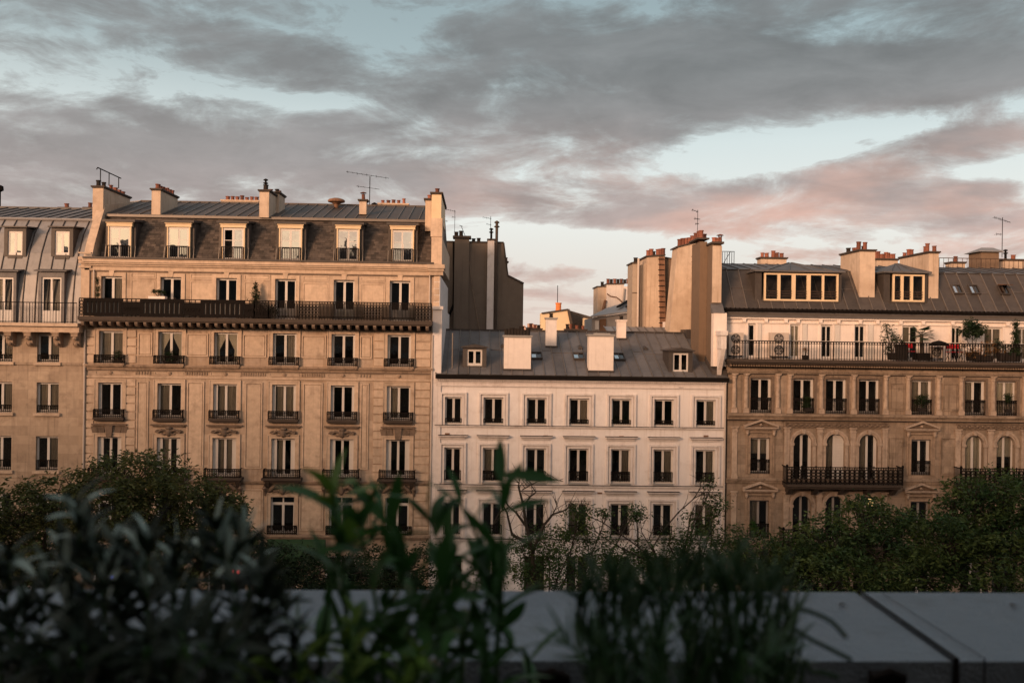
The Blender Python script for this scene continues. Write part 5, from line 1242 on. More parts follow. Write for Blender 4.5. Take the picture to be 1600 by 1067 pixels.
# slanting pole
q = P(727, 374, 64.2); root = empty('roof_pole', q); tag(root, 'slanting metal pole leaning left on the dark brown chimney cap', 'pole'); MB().bar(P(729, 374, 64.2), P(720.5, 353, 64.2), .035).build('pole', MAT['iron'], root); MB().bar(P(718, 352.5, 64.2), P(723, 354, 64.2), .035).build('cross_piece', MAT['iron'], root)
HT = empty('rear_building', (P(1020, 480, 60).x, 60, 0)); tag(HT, 'cluster of tall rendered chimney walls with iron rungs behind the cream house at right', 'building')
YT = 60.0
gpoly([(1036, 503), (1050, 503)], YT-.2, 3, 'wall', 'stucco_trim', parent=HT)
t1 = gpoly([(988.5, 412), (997, 412)], YT, 2, 'chimney', 'render_grey', parent=HT)
gpoly([(1000.5, 414.5), (1011, 410)], YT+.3, 2, 'chimney', 'render_grey', parent=HT)
t3 = gpoly([(1011, 402), (1039.2, 400)], YT, 3, 'chimney', 'render_cream', parent=HT)
t4 = gpoly([(1039.5, 403), (1054, 405.5)], YT+.5, 3, 'chimney', 'render_brown', parent=HT)
sheet(t3, 'soot_strip', [(1029.5, 401), (1038.8, 401), (1040.3, 512), (1031, 512)], YT-.03, .026, 'stain_brown')
m = MB()
for k in range(13): y_ = 405+k*8.3; m.tube([P(1028+k*.12, y_, YT-.12), P(1037.5+k*.12, y_, YT-.12)], .024, 5)
m.build('ladder', MAT['iron'], t3)
sheet(t3, 'chimney_cap', [(1009, 401.5), (1040, 399.5), (1040, 397.5), (1009, 399.5)], YT-.12, 3.2, 'stone_soot_shade')
sheet(t4, 'chimney_cap', [(1039.8, 403), (1055, 405.5), (1055, 404), (1039.8, 401.3)], YT+.4, 3.2, 'stone_soot_shade')
sheet(t1, 'chimney_cap', [(987, 411.5), (998.3, 411.5), (998.3, 409.5), (987, 409.5)], YT-.12, 2.2, 'stone_soot_shade')
pots_on(t1, YT+.5, [(993, 410, 'plain', D_)]); pots_on(t3, YT+.5, [(1013, 400, 'tall', T), (1017.5, 399.5, 'tall', T), (1021, 399, 'plain', D_), (1028, 398.5, 'tall', T), (1031.5, 398.2, 'tall', T), (1036, 398, 'tall', T)])
m = MB(); q = P(997.8, 404, YT-.15); m.tube([(q.x, YT-.15, 10), (q.x, YT-.15, q.z)], .075, 8); m.build('flue_pipe', MAT['pipe_white'], HT)
m = MB(); m.box(P(988, 457, YT).x, P(997.5, 457, YT).x, YT-.04, YT, P(990, 458, YT).z, P(990, 457, YT).z); m.build('band', MAT['stone_soot_shade'], t1)
HE = empty('rear_building', (P(958, 480, 80).x, 80, 0)); tag(HE, 'pale cracked gable wall with a long row of small chimney pots above a bluish roof', 'building')
ew = gpoly([(934, 447.5), (948, 447.5)], 80.3, 3, 'wall', 'render_cream', parent=HE); e2 = gpoly([(948, 443.5), (975, 443), (975, 448), (990, 447)], 80, 3, 'wall', 'stucco_pale', parent=HE)
sheet(e2, 'chimney_cap', [(947, 444.5), (976, 444), (976, 442.5), (947, 443)], 79.9, 3.2, 'stone_soot_shade'); sheet(ew, 'chimney_cap', [(932.5, 448.5), (948, 448), (948, 446.8), (932.5, 446.8)], 80.2, 3.2, 'stone_soot_shade')
for i in range(8): pots_on(e2, 80.5, [(950+i*5.2, 443.3, 'tall', D_ if i % 2 else T)])
pots_on(ew, 80.5, [(941, 447, 'tall', D_), (985, 447, 'tall', T)])
m = MB(); m.tube([P(948.5, 459, 79.95), P(954, 463, 79.95), P(963, 464.5, 79.95), P(968, 468, 79.95), P(972, 472, 79.95)], .05, 4); m.build('crack', MAT['stain_brown'], e2)
m = MB(); m.tube([P(976, 451, 79.9), P(974, 472, 79.9)], .09, 6); m.build('flue_pipe', MAT['grey_paint'], HE); MB().tube([P(946, 469, 79.9), P(942, 486, 79.9), P(933, 494, 79.9)], .14, 6).build('flue_pipe', MAT['stain_brown'], HE)
# bluish zinc roof and the wall beneath it
HR = empty('rear_building', (P(956, 500, 68).x, 68, 0)); tag(HR, 'low building with a bluish tilted roof and a brown door between two chimney groups', 'building')
gpoly([(925, 497), (990, 488)], 68, 5, 'wall', 'grey_paint', parent=HR)
m = MB(); pts = [P(922.5, 496, 67.6), P(991, 487, 67.6), P(991, 470, 75), P(948, 483, 75)]; m.prism(pts, (0, 0, .1)); m.build('roof', MAT['zinc_light'], HR)
for a_, c_ in ((963, 971), (977, 984)): 
    m = MB(); m.prism([P(a_, 482, 69.3)+Vector((0, 0, .05)), P(a_+6, 481, 69.3)+Vector((0, 0, .05)), P(c_+12, 472, 73.5)+Vector((0, 0, .05)), P(c_+8, 472, 73.5)+Vector((0, 0, .05))], (0, 0, .12)); m.build('skylight', MAT['iron'], HR)
sheet(HR, 'door', [(937, 499), (947, 498), (947, 518), (937, 518)], 67.9, .1, 'wood_brown'); sheet(HR, 'window', [(930, 501), (936, 501), (936, 515), (930, 515)], 67.9, .1, 'white_paint')
# far sunlit house
HF = empty('far_house', (P(870, 500, 130).x, 130, 0)); tag(HF, 'small far sunlit cream gable with one orange chimney pot above the roofline', 'building')
fw_ = gpoly([(845, 489.5), (888, 483.5), (897, 530)], 130, 2, 'wall', 'cream_paint', parent=HF)
m = MB(); m.bar(P(846, 489.5, 129.8), P(888, 483.3, 129.8), .2); m.bar(P(888, 483.3, 129.8), P(897, 528, 129.8), .35); m.build('coping', MAT['stone_soot_shade'], HF)
m = MB(); q = P(872.5, 486, 130.5); m.lathe([(.45, 0), (.40, .3), (.40, 1.0), (.46, 1.05), (.46, 1.2), (.3, 1.2)], tuple(q), 10); m.build('chimney_pot', MAT['pot_orange'], HF)
gpoly([(888, 484.5), (926, 495.5), (926, 530)], 133, 6, 'roof', 'slate', parent=HF)
gpoly([(912, 497), (924, 499)], 131, 1.5, 'dormer', 'cream_paint', parent=HF)
for a_ in (914.5, 919.5): sheet(HF, 'window', [(a_, 501), (a_+2.6, 501), (a_+2.6, 513), (a_, 513)], 130.9, .08, 'room_dark')
antenna(871, 446, 476, 130.5, [], 'very thin mast above the orange chimney pot of the far house', mast=.10)
# clutter just behind the ridge of C
stack(HC, 826, 846, 516, 524, 58, .5, 'stain_brown', [(.2, .5, 'plain', T), (.5, .5, 'plain', T), (.8, .5, 'plain', D_)]); stack(HC, 884, 916, 517, 524, 58.5, .5, 'stain_brown', [(.1+.15*i, .5, 'plain', T if i % 2 else D_) for i in range(6)])
# far roofs of the city
m = MB(); rr = random.Random(5)
for k in range(260):
    Y = rr.uniform(190, 900); x = Y*rr.uniform(-.02, .14); w = rr.uniform(6, 14); h = EYE+rr.uniform(-1.5, 1.6)+(Y-190)*.014
    m.box(x, x+w, Y, Y+8, 0, h); m.prism([(x, Y, h+.01), (x+w, Y, h+.01), (x+w*.85, Y, h+1.5), (x+w*.15, Y, h+1.5)], (0, 7, 0))
    for j in range(3): m.box(x+w*(j+.3)/3, x+w*(j+.3)/3+.9, Y+1, Y+2, h, h+rr.uniform(1.8, 3))
tag(m.build('city_rooftops', MAT['city_pink']), kind='stuff')
# our own house behind the camera: it keeps the low sun off the lower floors and shows in their panes
HO = empty('terrace_house', (0, -4, 0)); tag(HO, 'long house row behind the terrace, mirrored in the window panes opposite', 'building')
TOPZ = 24.0
m = MB(); m.box(-150, 150, -14, -3.0, 0, 18.6); m.build('wall', MAT['limestone_dark'], HO)
m = MB(); m.prism([(-150, -3.2, 18.6), (-150, -4.6, TOPZ-.6), (-150, -7, TOPZ), (-150, -13, TOPZ), (-150, -14, 18.6)], (300, 0, 0)); m.build('roof', MAT['zinc'], HO)
m = MB()
for k in range(24): x = -140+k*12.3+random.uniform(-2, 2); m.box(x, x+random.uniform(.6, 2.2), -7, -5.8, TOPZ-.4, TOPZ+random.uniform(.8, 2.0))
tag(m.build('chimney_row', MAT['render_cream'], HO), kind='stuff')
m = MB(); m.box(-150, 150, -3.0, 1.6, 12.9, 13.6); m.build('terrace_floor', MAT['concrete'], HO)
# ------------------------------------------------------------------ foliage
def leafmat(name, col, col2, trans=.25, rough=.6):
    m, B_, p, o = newmat(name)
    pos = B_.n('ShaderNodeNewGeometry').outputs['Position']; ri = B_.n('ShaderNodeNewGeometry').outputs['Random Per Island']
    c = B_.mix(B_.ramp(B_.noise(pos, 1.1, 4, .6), [(.38, 0), (.66, 1)]), (*col, 1), (*col2, 1))
    c = B_.mix(1.0, c, B_.ramp(ri, [(0, .55), (1, 1.5)], 'LINEAR'), 'MULTIPLY')
    B_.put(p.inputs['Base Color'], c); p.inputs['Roughness'].default_value = rough; p.inputs['Specular IOR Level'].default_value = .2
    p.inputs['Transmission Weight'].default_value = 0
    tl = B_.n('ShaderNodeBsdfTranslucent'); B_.put(tl.inputs[0], c)
    mx = B_.n('ShaderNodeMixShader'); mx.inputs[0].default_value = trans
    m.node_tree.links.new(p.outputs[0], mx.inputs[1]); m.node_tree.links.new(tl.outputs[0], mx.inputs[2]); m.node_tree.links.new(mx.outputs[0], o.inputs[0])
    return m
leafmat('leaf_tree', (.030, .060, .018), (.075, .098, .024)); leafmat('leaf_tree_brown', (.046, .060, .018), (.082, .078, .022)); leafmat('leaf_dark', (.012, .026, .010), (.022, .036, .012))
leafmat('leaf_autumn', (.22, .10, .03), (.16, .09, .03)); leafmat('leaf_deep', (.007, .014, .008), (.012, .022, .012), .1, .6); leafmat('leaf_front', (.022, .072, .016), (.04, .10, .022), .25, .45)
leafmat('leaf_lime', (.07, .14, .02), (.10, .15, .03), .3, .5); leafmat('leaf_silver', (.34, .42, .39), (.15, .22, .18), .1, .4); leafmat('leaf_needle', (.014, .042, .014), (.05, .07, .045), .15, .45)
def leaves_mesh(name, centers, spread, n, size, mat, droop=.3, aspect=.34):
    """n leaflets per centre: bent lozenges of two triangles-quads, bulk built"""
    N = len(centers)*n; c = np.repeat(np.array(centers), n, 0)
    pos = c+RNG.normal(0, 1, (N, 3))*np.array(spread)*.55
    d = RNG.normal(0, 1, (N, 3)); d[:, 2] = d[:, 2]*.5-droop; d /= np.linalg.norm(d, axis=1)[:, None]
    r = RNG.normal(0, 1, (N, 3)); s = np.cross(d, r); s /= np.linalg.norm(s, axis=1)[:, None]
    L = (size*RNG.uniform(.6, 1.3, N))[:, None]; w = L*aspect*.5
    v = np.stack([pos, pos+d*L*.45+s*w, pos+d*L, pos+d*L*.45-s*w], 1).reshape(-1, 3)
    me = bpy.data.meshes.new(name); me.vertices.add(4*N); me.vertices.foreach_set('co', v.astype(np.float32).ravel())
    me.loops.add(4*N); me.loops.foreach_set('vertex_index', np.arange(4*N, dtype=np.int32))
    me.polygons.add(N); me.polygons.foreach_set('loop_start', np.arange(0, 4*N, 4, dtype=np.int32)); me.polygons.foreach_set('loop_total', np.full(N, 4, np.int32))
    me.materials.append(MAT[mat]); me.update(calc_edges=True); me.validate(); return me
def tree(px, Y, blobs, label, group, mat='leaf_tree', dens=1.0, leaf=.175, n=17, trunk_r=.22, bare=0, seed=1, hollow=.45):
    """blobs: (px, py, rx_px, ry_px, dY) crown lobes; limbs run from the trunk into every lobe"""
    rr = random.Random(seed); base = P(px, 950, Y); base = Vector((base.x, Y, 0))
    root = empty('street_tree', base); tag(root, label, 'tree', group)
    k = Y/F; cen = []
    for bx_, by_, rx, ry, dY in blobs:
        q = P(bx_, by_, Y+dY); cen.append((q, rx*k, ry*k))
    fork = Vector((base.x, Y, min(c[0].z-c[2]*.3 for c in cen)*.62))
    m = MB(); m.tube([base, base.lerp(fork, .5)+Vector((rr.uniform(-.1, .1), 0, 0)), fork], [trunk_r*1.2, trunk_r, trunk_r*.85], 9); m.build('trunk', MAT['bark'], root, loc=base)
    br = MB(); tips = []
    for c, rx, rz in cen:
        mid = fork.lerp(c, .55)+Vector((rr.uniform(-.4, .4), rr.uniform(-.3, .3), rr.uniform(-.1, .4)))
        br.tube([fork, mid, c], [trunk_r*.5, trunk_r*.34, trunk_r*.16], 6)
        vol = 4.2*rx*rx*rz; cnt = int(vol*28*dens)+20
        ns = 10
        for j in range(ns):
            a = rr.uniform(0, 2*PI); e_ = rr.uniform(-.5, 1.2)
            t = c+Vector((math.cos(a)*math.cos(e_)*rx*.8, math.sin(a)*math.cos(e_)*rx*.8, math.sin(e_)*rz*.85))
            st = mid.lerp(c, rr.uniform(.3, 1)); br.tube([st, st.lerp(t, .5)+Vector((rr.uniform(-.15, .15), 0, rr.uniform(0, .2))), t], [trunk_r*.13, trunk_r*.08, .008], 4)
        for j in range(cnt):
            while True:
                v = Vector((rr.uniform(-1, 1), rr.uniform(-1, 1), rr.uniform(-1, 1))); L = v.length
                if hollow < L <= 1: break
            q = c+Vector((v.x*rx, v.y*rx, v.z*rz))
            f = noise.noise(q*1.7+Vector((seed*7.3, 0, 0)))
            if f < -.06: continue
            q += Vector((v.x*rx, v.y*rx, v.z*rz))*max(0, f)*.35
            tips.append(tuple(q))
    br.build('branches', MAT['bark'], root)
    me = leaves_mesh('crown', tips, (.26, .26, .17), n, leaf, mat)
    cr = bpy.data.objects.new('crown', me); COL.objects.link(cr); cr.parent = root; cr.location = -base; tag(cr, kind='stuff')
    return root, fork, cen
G_ = 'plane and pagoda trees along the boulevard'
tree(235, 31, [(215, 745, 75, 40, 0), (170, 790, 70, 50, -1), (265, 775, 75, 45, 0), (310, 800, 65, 45, .5), (340, 830, 60, 50, 0), (190, 850, 90, 50, 0), (280, 870, 90, 50, 0), (365, 790, 25, 25, 1), (345, 770, 22, 14, 0)], 'bushy tree with a rounded crown in front of the left half of the limestone house', G_, seed=3, mat='leaf_tree_brown')
tree(70, 31, [(85, 775, 55, 38, 0), (30, 800, 60, 40, 0), (115, 755, 22, 18, 0), (70, 850, 90, 50, 0), (-30, 820, 70, 60, 0), (10, 880, 80, 40, 0)], 'brownish tree at the far left edge, lower than its neighbour', G_, seed=4, mat='leaf_tree_brown')
tree(440, 36, [(420, 880, 70, 26, 0), (500, 893, 70, 26, 0), (380, 870, 40, 30, 0), (580, 890, 60, 34, 0), (650, 885, 60, 30, 0), (560, 925, 120, 30, 0)], 'low dark tree hiding the shopfronts of the limestone house', G_, seed=5, mat='leaf_dark')
# sparse trees with bare boughs before the cream house
def bough(root, pts, r, Y):
    m = MB(); n = len(pts); rr = random.Random(int(pts[0][0]*7+pts[-1][1]))
    for i in range(n-1):
        for k in range(3):
            t = rr.random(); a = P(*[pts[i][j]*(1-t)+pts[i+1][j]*t for j in (0, 1)], Y); d_ = Vector((rr.uniform(-1, 1), rr.uniform(-.5, .5), rr.uniform(-.1, 1))).normalized()*rr.uniform(.25, .7)
            m.tube([a, a+d_*.5+Vector((0, 0, .05)), a+d_+Vector((rr.uniform(-.1, .1), 0, rr.uniform(-.1, .1)))], [.012, .008, .004], 4)
    m.tube([P(a, b_, Y+dy) for a, b_, dy in pts], [r*.62*(1-i/(n))+.008 for i in range(n)], 6); m.build('bough', MAT['bark'], root)
t1_, f1_, _ = tree(835, 30, [(905, 795, 24, 24, 0), (905, 830, 34, 30, 0), (860, 850, 40, 30, 0), (830, 880, 55, 30, 0), (930, 855, 36, 30, 0), (815, 850, 25, 14, 0), (950, 800, 14, 10, 0), (890, 892, 80, 30, 0), (985, 810, 12, 9, 1), (760, 900, 40, 20, 0)], 'half bare tree with dark upright boughs before the left windows of the cream house', G_, trunk_r=.08, dens=1.15, n=18, seed=6, hollow=.1, leaf=.13)
for pts, r in (([(836, 930, 0), (832, 860, 0), (822, 820, 0), (818, 790, 0), (810, 760, 0), (812, 748, 0)], .13), ([(822, 822, 0), (806, 800, 0), (796, 792, 0), (788, 780, 0)], .07), ([(832, 862, 0), (850, 820, 0), (864, 803, 0), (880, 798, 0), (893, 790, 0)], .08), ([(818, 790, 0), (828, 776, 0), (836, 770, 0), (838, 768, 0)], .045), ([(830, 850, 0), (800, 835, 0), (792, 800, 0), (786, 790, 0)], .09),
               ([(812, 755, 0), (800, 745, 0), (780, 742, 0)], .02), ([(816, 765, 0), (840, 752, 0), (862, 748, 0), (880, 752, 0)], .02), ([(850, 820, 0), (840, 800, 0), (845, 785, 0)], .03), ([(796, 792, 0), (780, 800, 0), (770, 820, 0)], .03), ([(864, 803, 0), (870, 790, 0), (868, 780, 0)], .02)): bough(t1_, pts, r, 30)
t2_, f2_, _ = tree(1045, 31, [(1095, 825, 36, 24, 0), (1110, 765, 14, 18, 0), (1075, 850, 45, 26, 0), (1010, 865, 50, 26, 0), (960, 880, 50, 26, 0), (1130, 850, 30, 22, 0), (1040, 890, 90, 30, 0), (1085, 812, 22, 10, 0), (995, 800, 13, 9, 0), (1120, 790, 14, 14, 0)], 'thin tree with pale curved branches before the right windows of the cream house', G_, trunk_r=.08, dens=1.15, n=18, seed=8, hollow=.1, leaf=.13)
for pts, r in (([(1045, 935, 0), (1030, 880, 0), (985, 845, 0), (940, 815, 0), (905, 800, 0)], .05), ([(1040, 900, 0), (1020, 860, 0), (1002, 830, 0), (1000, 795, 0)], .03), ([(1035, 890, 0), (1020, 855, 0), (1035, 830, 0), (1060, 800, 0), (1085, 778, 0), (1105, 768, 0)], .05), ([(1062, 900, 0), (1072, 850, 0), (1078, 810, 0), (1085, 790, 0)], .04),
               ([(1040, 890, 0), (1000, 870, 0), (960, 850, 0), (930, 830, 0), (925, 815, 0)], .035), ([(1060, 880, 0), (1045, 850, 0), (1048, 838, 0)], .05), ([(1085, 778, 0), (1095, 760, 0), (1090, 750, 0)], .015), ([(1030, 880, 0), (1010, 868, 0), (975, 862, 0), (950, 865, 0)], .02), ([(1078, 812, 0), (1100, 808, 0), (1120, 812, 0)], .02), ([(1020, 860, 0), (1015, 840, 0), (1022, 820, 0)], .02)): bough(t2_, pts, r, 31)
tree(1330, 30, [(1345, 815, 60, 34, 0), (1290, 850, 60, 40, 0), (1250, 880, 60, 36, 0), (1400, 820, 60, 40, 0), (1370, 870, 80, 50, -1), (1190, 862, 40, 26, 0), (1300, 905, 120, 40, -1), (1455, 850, 60, 60, 0), (1220, 870, 40, 26, 0), (1355, 795, 28, 15, 0)], 'broad dense green tree in front of the arched windows of the carved house', G_, seed=9, dens=.95)
tree(1560, 29, [(1520, 770, 45, 28, 0), (1570, 770, 60, 36, 0), (1600, 810, 70, 60, 0), (1530, 820, 60, 50, 0), (1480, 850, 50, 50, -1), (1570, 870, 110, 60, -1), (1660, 800, 70, 70, 0), (1490, 790, 22, 16, 0), (1440, 900, 60, 40, -1)], 'large green tree filling the lower right corner beyond the parapet', G_, seed=10, dens=.95)
tree(1150, 33, [(1165, 840, 30, 22, 0), (1150, 875, 50, 30, 0), (1120, 895, 60, 30, 0)], 'small dark tree where the cream and carved houses meet', G_, seed=12, dens=.8)
# ------------------------------------------------------------------ plants and things on the balconies
def pot_plant(name, px, py_base, Y, pot, blobs, label, cat='plant', mat='leaf_dark', n=24, leaf=.12, dens=60, group=None, stem=True, potmat='pot_dark'):
    q = P(px, py_base, Y); root = empty(name, q); tag(root, label, cat, group)
    w, h = pot; m = MB(); e = min(w/2, .20); e = min(e, .10) if 49.8 < Y < 49.9 else e
    m.add([(q.x-w*.42, Y-e*.84, q.z), (q.x+w*.42, Y-e*.84, q.z), (q.x+w*.42, Y+e*.84, q.z), (q.x-w*.42, Y+e*.84, q.z), (q.x-w/2, Y-e, q.z+h), (q.x+w/2, Y-e, q.z+h), (q.x+w/2, Y+e, q.z+h), (q.x-w/2, Y+e, q.z+h)], [(3, 2, 1, 0), (4, 5, 6, 7), (0, 1, 5, 4), (1, 2, 6, 5), (2, 3, 7, 6), (3, 0, 4, 7)])
    m.build('plant_pot', MAT[potmat], root); k = Y/F; tips = []
    s = MB()
    for bx_, by_, rx, ry in blobs:
        c = P(bx_, by_, Y); s.tube([(q.x, Y, q.z+h), (q.x*.4+c.x*.6, Y, (q.z+h)*.5+c.z*.5), c], [.03, .02, .01], 5)
        for j in range(int(dens*max(.2, rx*ry/100))):
            v = Vector([random.gauss(0, .45) for _ in range(3)]); tips.append((c.x+v.x*rx*k, Y+v.y*rx*k, c.z+v.z*ry*k))
    s.build('stem', MAT['bark'], root)
    me = leaves_mesh('foliage', tips, (.07, .07, .06), n, leaf, mat); o = bpy.data.objects.new('foliage', me); COL.objects.link(o); o.parent = root; o.location = -q; tag(o, kind='stuff')
    return root
zd = 561
pot_plant('potted_shrub', 1394, 562, 49.7, (.45, .4), [(1385, 515, 6, 14), (1393, 522, 7, 12), (1380, 530, 6, 10), (1400, 530, 7, 12), (1387, 545, 6, 10), (1384, 505, 4, 5)], 'loose climbing shrub left of the palm on the top terrace', n=8, leaf=.12, dens=30)
pot_plant('potted_shrub', 1408, 563, 49.6, (.6, .9), [(1406, 530, 5, 6), (1411, 534, 5, 5)], 'short shrub in a tall dark tub beside the palm', n=10, leaf=.1, dens=30)
pot_plant('potted_shrub', 1519, 564, 49.7, (.6, .5), [(1519, 515, 17, 14), (1519, 506, 12, 8), (1529, 518, 12, 10), (1508, 520, 10, 9)], 'rounded dark green bush standing highest on the top terrace', n=14, leaf=.13, dens=45)
pot_plant('potted_conifer', 1586, 565, 49.6, (.5, .5), [(1587, 508, 4, 10), (1587, 522, 5, 12), (1586, 535, 5, 10), (1586, 545, 8, 8)], 'slender columnar conifer near the right end of the top terrace', 'plant', n=14, leaf=.09, dens=90)
pot_plant('potted_shrub', 1535, 565, 49.5, (1.2, .35), [(1525, 549, 14, 8), (1543, 540, 12, 7), (1512, 552, 10, 6), (1556, 548, 12, 8), (1505, 540, 5, 8)], 'orange autumn coloured shrub leaning over the terrace railing', mat='leaf_autumn', n=8, leaf=.11, dens=30)
pot_plant('potted_shrub', 1572, 565, 49.45, (1.0, .5), [(1570, 541, 12, 8), (1560, 535, 8, 6), (1582, 550, 12, 8)], 'dark leafy shrub at the foot of the columnar conifer', n=12, leaf=.1, dens=40)
pot_plant('potted_shrub', 1258, 562, 49.6, (.3, .25), [(1258, 547, 4, 6)], 'small red-tinged plant alone behind the left part of the terrace railing', mat='leaf_autumn', n=8, leaf=.08, dens=80)
# palm
q = P(1440, 563, 49.6); root = empty('potted_palm', q); tag(root, 'small fan palm in a black square tub on the top terrace', 'palm')
MB().box(q.x-.36, q.x+.36, 49.3, 49.95, q.z, q.z+.42).build('plant_pot', MAT['iron'], root)
ct = P(1440, 523, 49.6); MB().tube([(q.x, 49.6, q.z+.42), (q.x-.02, 49.6, q.z+.9), ct], [.12, .10, .09], 8).build('trunk', MAT['bark'], root)
for i in range(16):
    a = i*2.4; e_ = .9-i*.09; d0 = Vector((math.cos(a)*math.cos(e_), math.sin(a)*math.cos(e_), math.sin(e_))); L = .42; tip = ct+d0*L
    m = MB(); m.tube([ct, tip], .012, 4); s = d0.cross(Vector((0, 0, 1))).normalized(); u = s.cross(d0)
    for j in range(13):
        t = (j-6)/6*1.35; dd = (d0*math.cos(t)+s*math.sin(t)); e2_ = tip+dd*.40-Vector((0, 0, .10)); w_ = (s*math.cos(t)-d0*math.sin(t))*.022
        m.add([tip, tip+dd*.2+w_, e2_, tip+dd*.2-w_], [(0, 1, 2, 3)])
    m.build('frond', MAT['leaf_dark'], root)
pot_plant('potted_conifer', 401, 498, 49.6, (.45, .4), [(400, 447, 2.5, 8), (400, 460, 5, 9), (399, 473, 7, 9)], 'narrow dark conifer in the middle of the long balcony', n=12, leaf=.1, dens=110)
pot_plant('potted_shrub', 413, 498, 49.5, (.8, .35), [(408, 482, 8, 8), (420, 484, 8, 8), (428, 488, 6, 6)], 'low dark shrub right of the balcony conifer', n=12, leaf=.1, dens=60)
pot_plant('potted_shrub', 246, 496, 49.6, (.9, 1.15), [(241, 455, 3.5, 3), (249, 455, 4, 3), (255, 456.5, 3, 3)], 'row of small round dark plants in a pale trough on the long balcony', n=10, leaf=.07, dens=160, potmat='stucco_pale')
pot_plant('potted_conifer', 153, 494, 49.7, (.4, .7), [(152.5, 438, 1.5, 6), (153, 450, 2, 7), (153.5, 460, 2.5, 4)], 'tall thin potted cypress at the left end of the long balcony', n=8, leaf=.08, dens=150)
pot_plant('potted_shrub', 265, 569, 49.86, (.7, .2), [(264, 553, 8, 7), (268, 560, 9, 5)], 'dark bush filling the window guard of the second window, below the long balcony', n=10, leaf=.08, dens=90)
pot_plant('potted_shrub', 184, 569, 49.86, (.5, .2), [(184, 551, 5, 5), (186, 558, 7, 4)], 'small dark plant in the window guard of the leftmost window, below the long balcony', n=10, leaf=.07, dens=120)
pot_plant('potted_shrub', 1263, 643, 49.85, (.5, .2), [(1262, 624, 7, 6), (1260, 632, 8, 6)], 'bush in the iron guard of the second window of the carved house', n=10, leaf=.08, dens=100)
pot_plant('potted_shrub', 1440, 643, 49.85, (.5, .2), [(1440, 619, 11, 5), (1440, 628, 10, 6)], 'wide dark bush in a window guard under the terrace palm', n=10, leaf=.08, dens=90)
pot_plant('potted_shrub', 1575, 645, 49.85, (.4, .2), [(1575, 619, 6, 5), (1575, 626, 4, 4)], 'spiky plant in the guard of the curtained window at far right', n=8, leaf=.1, dens=120)
pot_plant('potted_shrub', 1176, 838, 49.85, (.4, .2), [(1176, 818, 4, 10), (1180, 826, 5, 6)], 'plant behind the guard of the lowest pedimented window at left of the carved house', n=10, leaf=.09, dens=100, mat='leaf_front')
# air conditioners
def ac(px0, px1, pyt, pyb, Y, label, fans=1):
    a, c = P(px0, pyb, Y), P(px1, pyt, Y); root = empty('air_conditioner', ((a.x+c.x)/2, Y, a.z)); tag(root, label, 'air conditioner', 'air conditioners on the top terrace')
    MB().box(a.x, c.x, Y, Y+.35, a.z, c.z).build('casing', MAT['pipe_white'], root)
    h = (c.z-a.z)/fans; cx = a.x+(c.x-a.x)*.45
    for f in range(fans):
        R = min(h, c.x-a.x)*.42; zz = a.z+h*(f+.5); m = MB()
        N = 18; vs = [(cx, Y-.004, zz)]+[(cx+R*math.cos(2*PI*j/N), Y-.004, zz+R*math.sin(2*PI*j/N)) for j in range(N)]
        m.add(vs, [(0, 1+j, 1+(j+1) % N) for j in range(N)]); fg = m.build('fan', MAT['room_dark'], root)
        m = MB()
        for r_ in (1, .75, .5, .25): m.ring((cx, Y-.02, zz), R*r_, .014, 16, .012)
        m.bar((cx-R, Y-.02, zz), (cx+R, Y-.02, zz), .014); m.bar((cx, Y-.02, zz-R), (cx, Y-.02, zz+R), .014)
        for b_ in range(5): t = b_*2*PI/5; m.add([(cx, Y-.008, zz), (cx+R*.8*math.cos(t), Y-.008, zz+R*.8*math.sin(t)), (cx+R*.8*math.cos(t+.5), Y-.008, zz+R*.8*math.sin(t+.5))], [(0, 1, 2)])
        m.build('grille', MAT['grey_paint'], root)
    m = MB(); m.box(a.x+.05, a.x+.12, Y+.02, Y+.3, a.z-.08, a.z); m.box(c.x-.12, c.x-.05, Y+.02, Y+.3, a.z-.08, a.z); m.build('foot', MAT['iron'], root)
ac(1139, 1162, 520, 555, 50.3, 'leftmost air conditioner, pale casing partly hidden by the console', 2); ac(1203.5, 1233, 520, 556, 50.4, 'tall twin fan air conditioner between two terrace doors', 2); ac(1455, 1474, 542, 559, 50.2, 'small single fan air conditioner under the dark parasol')
# parasol, red chairs and laundry
q = P(1470, 562, 49.8); root = empty('parasol', q); tag(root, 'small half-folded dark parasol over the little air conditioner', 'parasol'); t = P(1467, 533, 49.8); m = MB()
m.lathe([(.56, 0), (.50, .10), (.34, .20), (.12, .27), (.02, .28)], (t.x, 49.8, P(1467, 540, 49.8).z), 12); m.build('canopy', MAT['iron'], root); MB().tube([(t.x, 49.8, q.z), (t.x, 49.8, t.z+.1)], .02, 6).build('pole', MAT['iron'], root)
def chair(px, py, Y, label, w=.45):
    q = P(px, py, Y); root = empty('folding_chair', q); tag(root, label, 'chair', 'red chairs on the top terrace'); x, z = q.x, q.z
    MB().box(x-w/2, x+w/2, Y-.2, Y+.2, z+.42, z+.45).build('seat', MAT['red_plastic'], root)
    m = MB(); m.box(x-w/2, x+w/2, Y+.19, Y+.21, z+.62, z+.86); m.build('backrest', MAT['red_plastic'], root)
    for sx in (-1, 1):
        m = MB(); m.bar((x+sx*w*.45, Y-.18, z), (x+sx*w*.45, Y+.2, z+.85), .025); m.build('leg', MAT['iron'], root)
        m = MB(); m.bar((x+sx*w*.40, Y+.22, z), (x+sx*w*.40, Y-.18, z+.42), .025); m.build('leg', MAT['iron'], root)
chair(1423, 561, 49.9, 'red chair between the tall tub and the palm'); chair(1486, 562, 49.8, 'red chair nearer the small air conditioner'); chair(1496, 562, 50.0, 'red chair nearer the tall rounded bush')
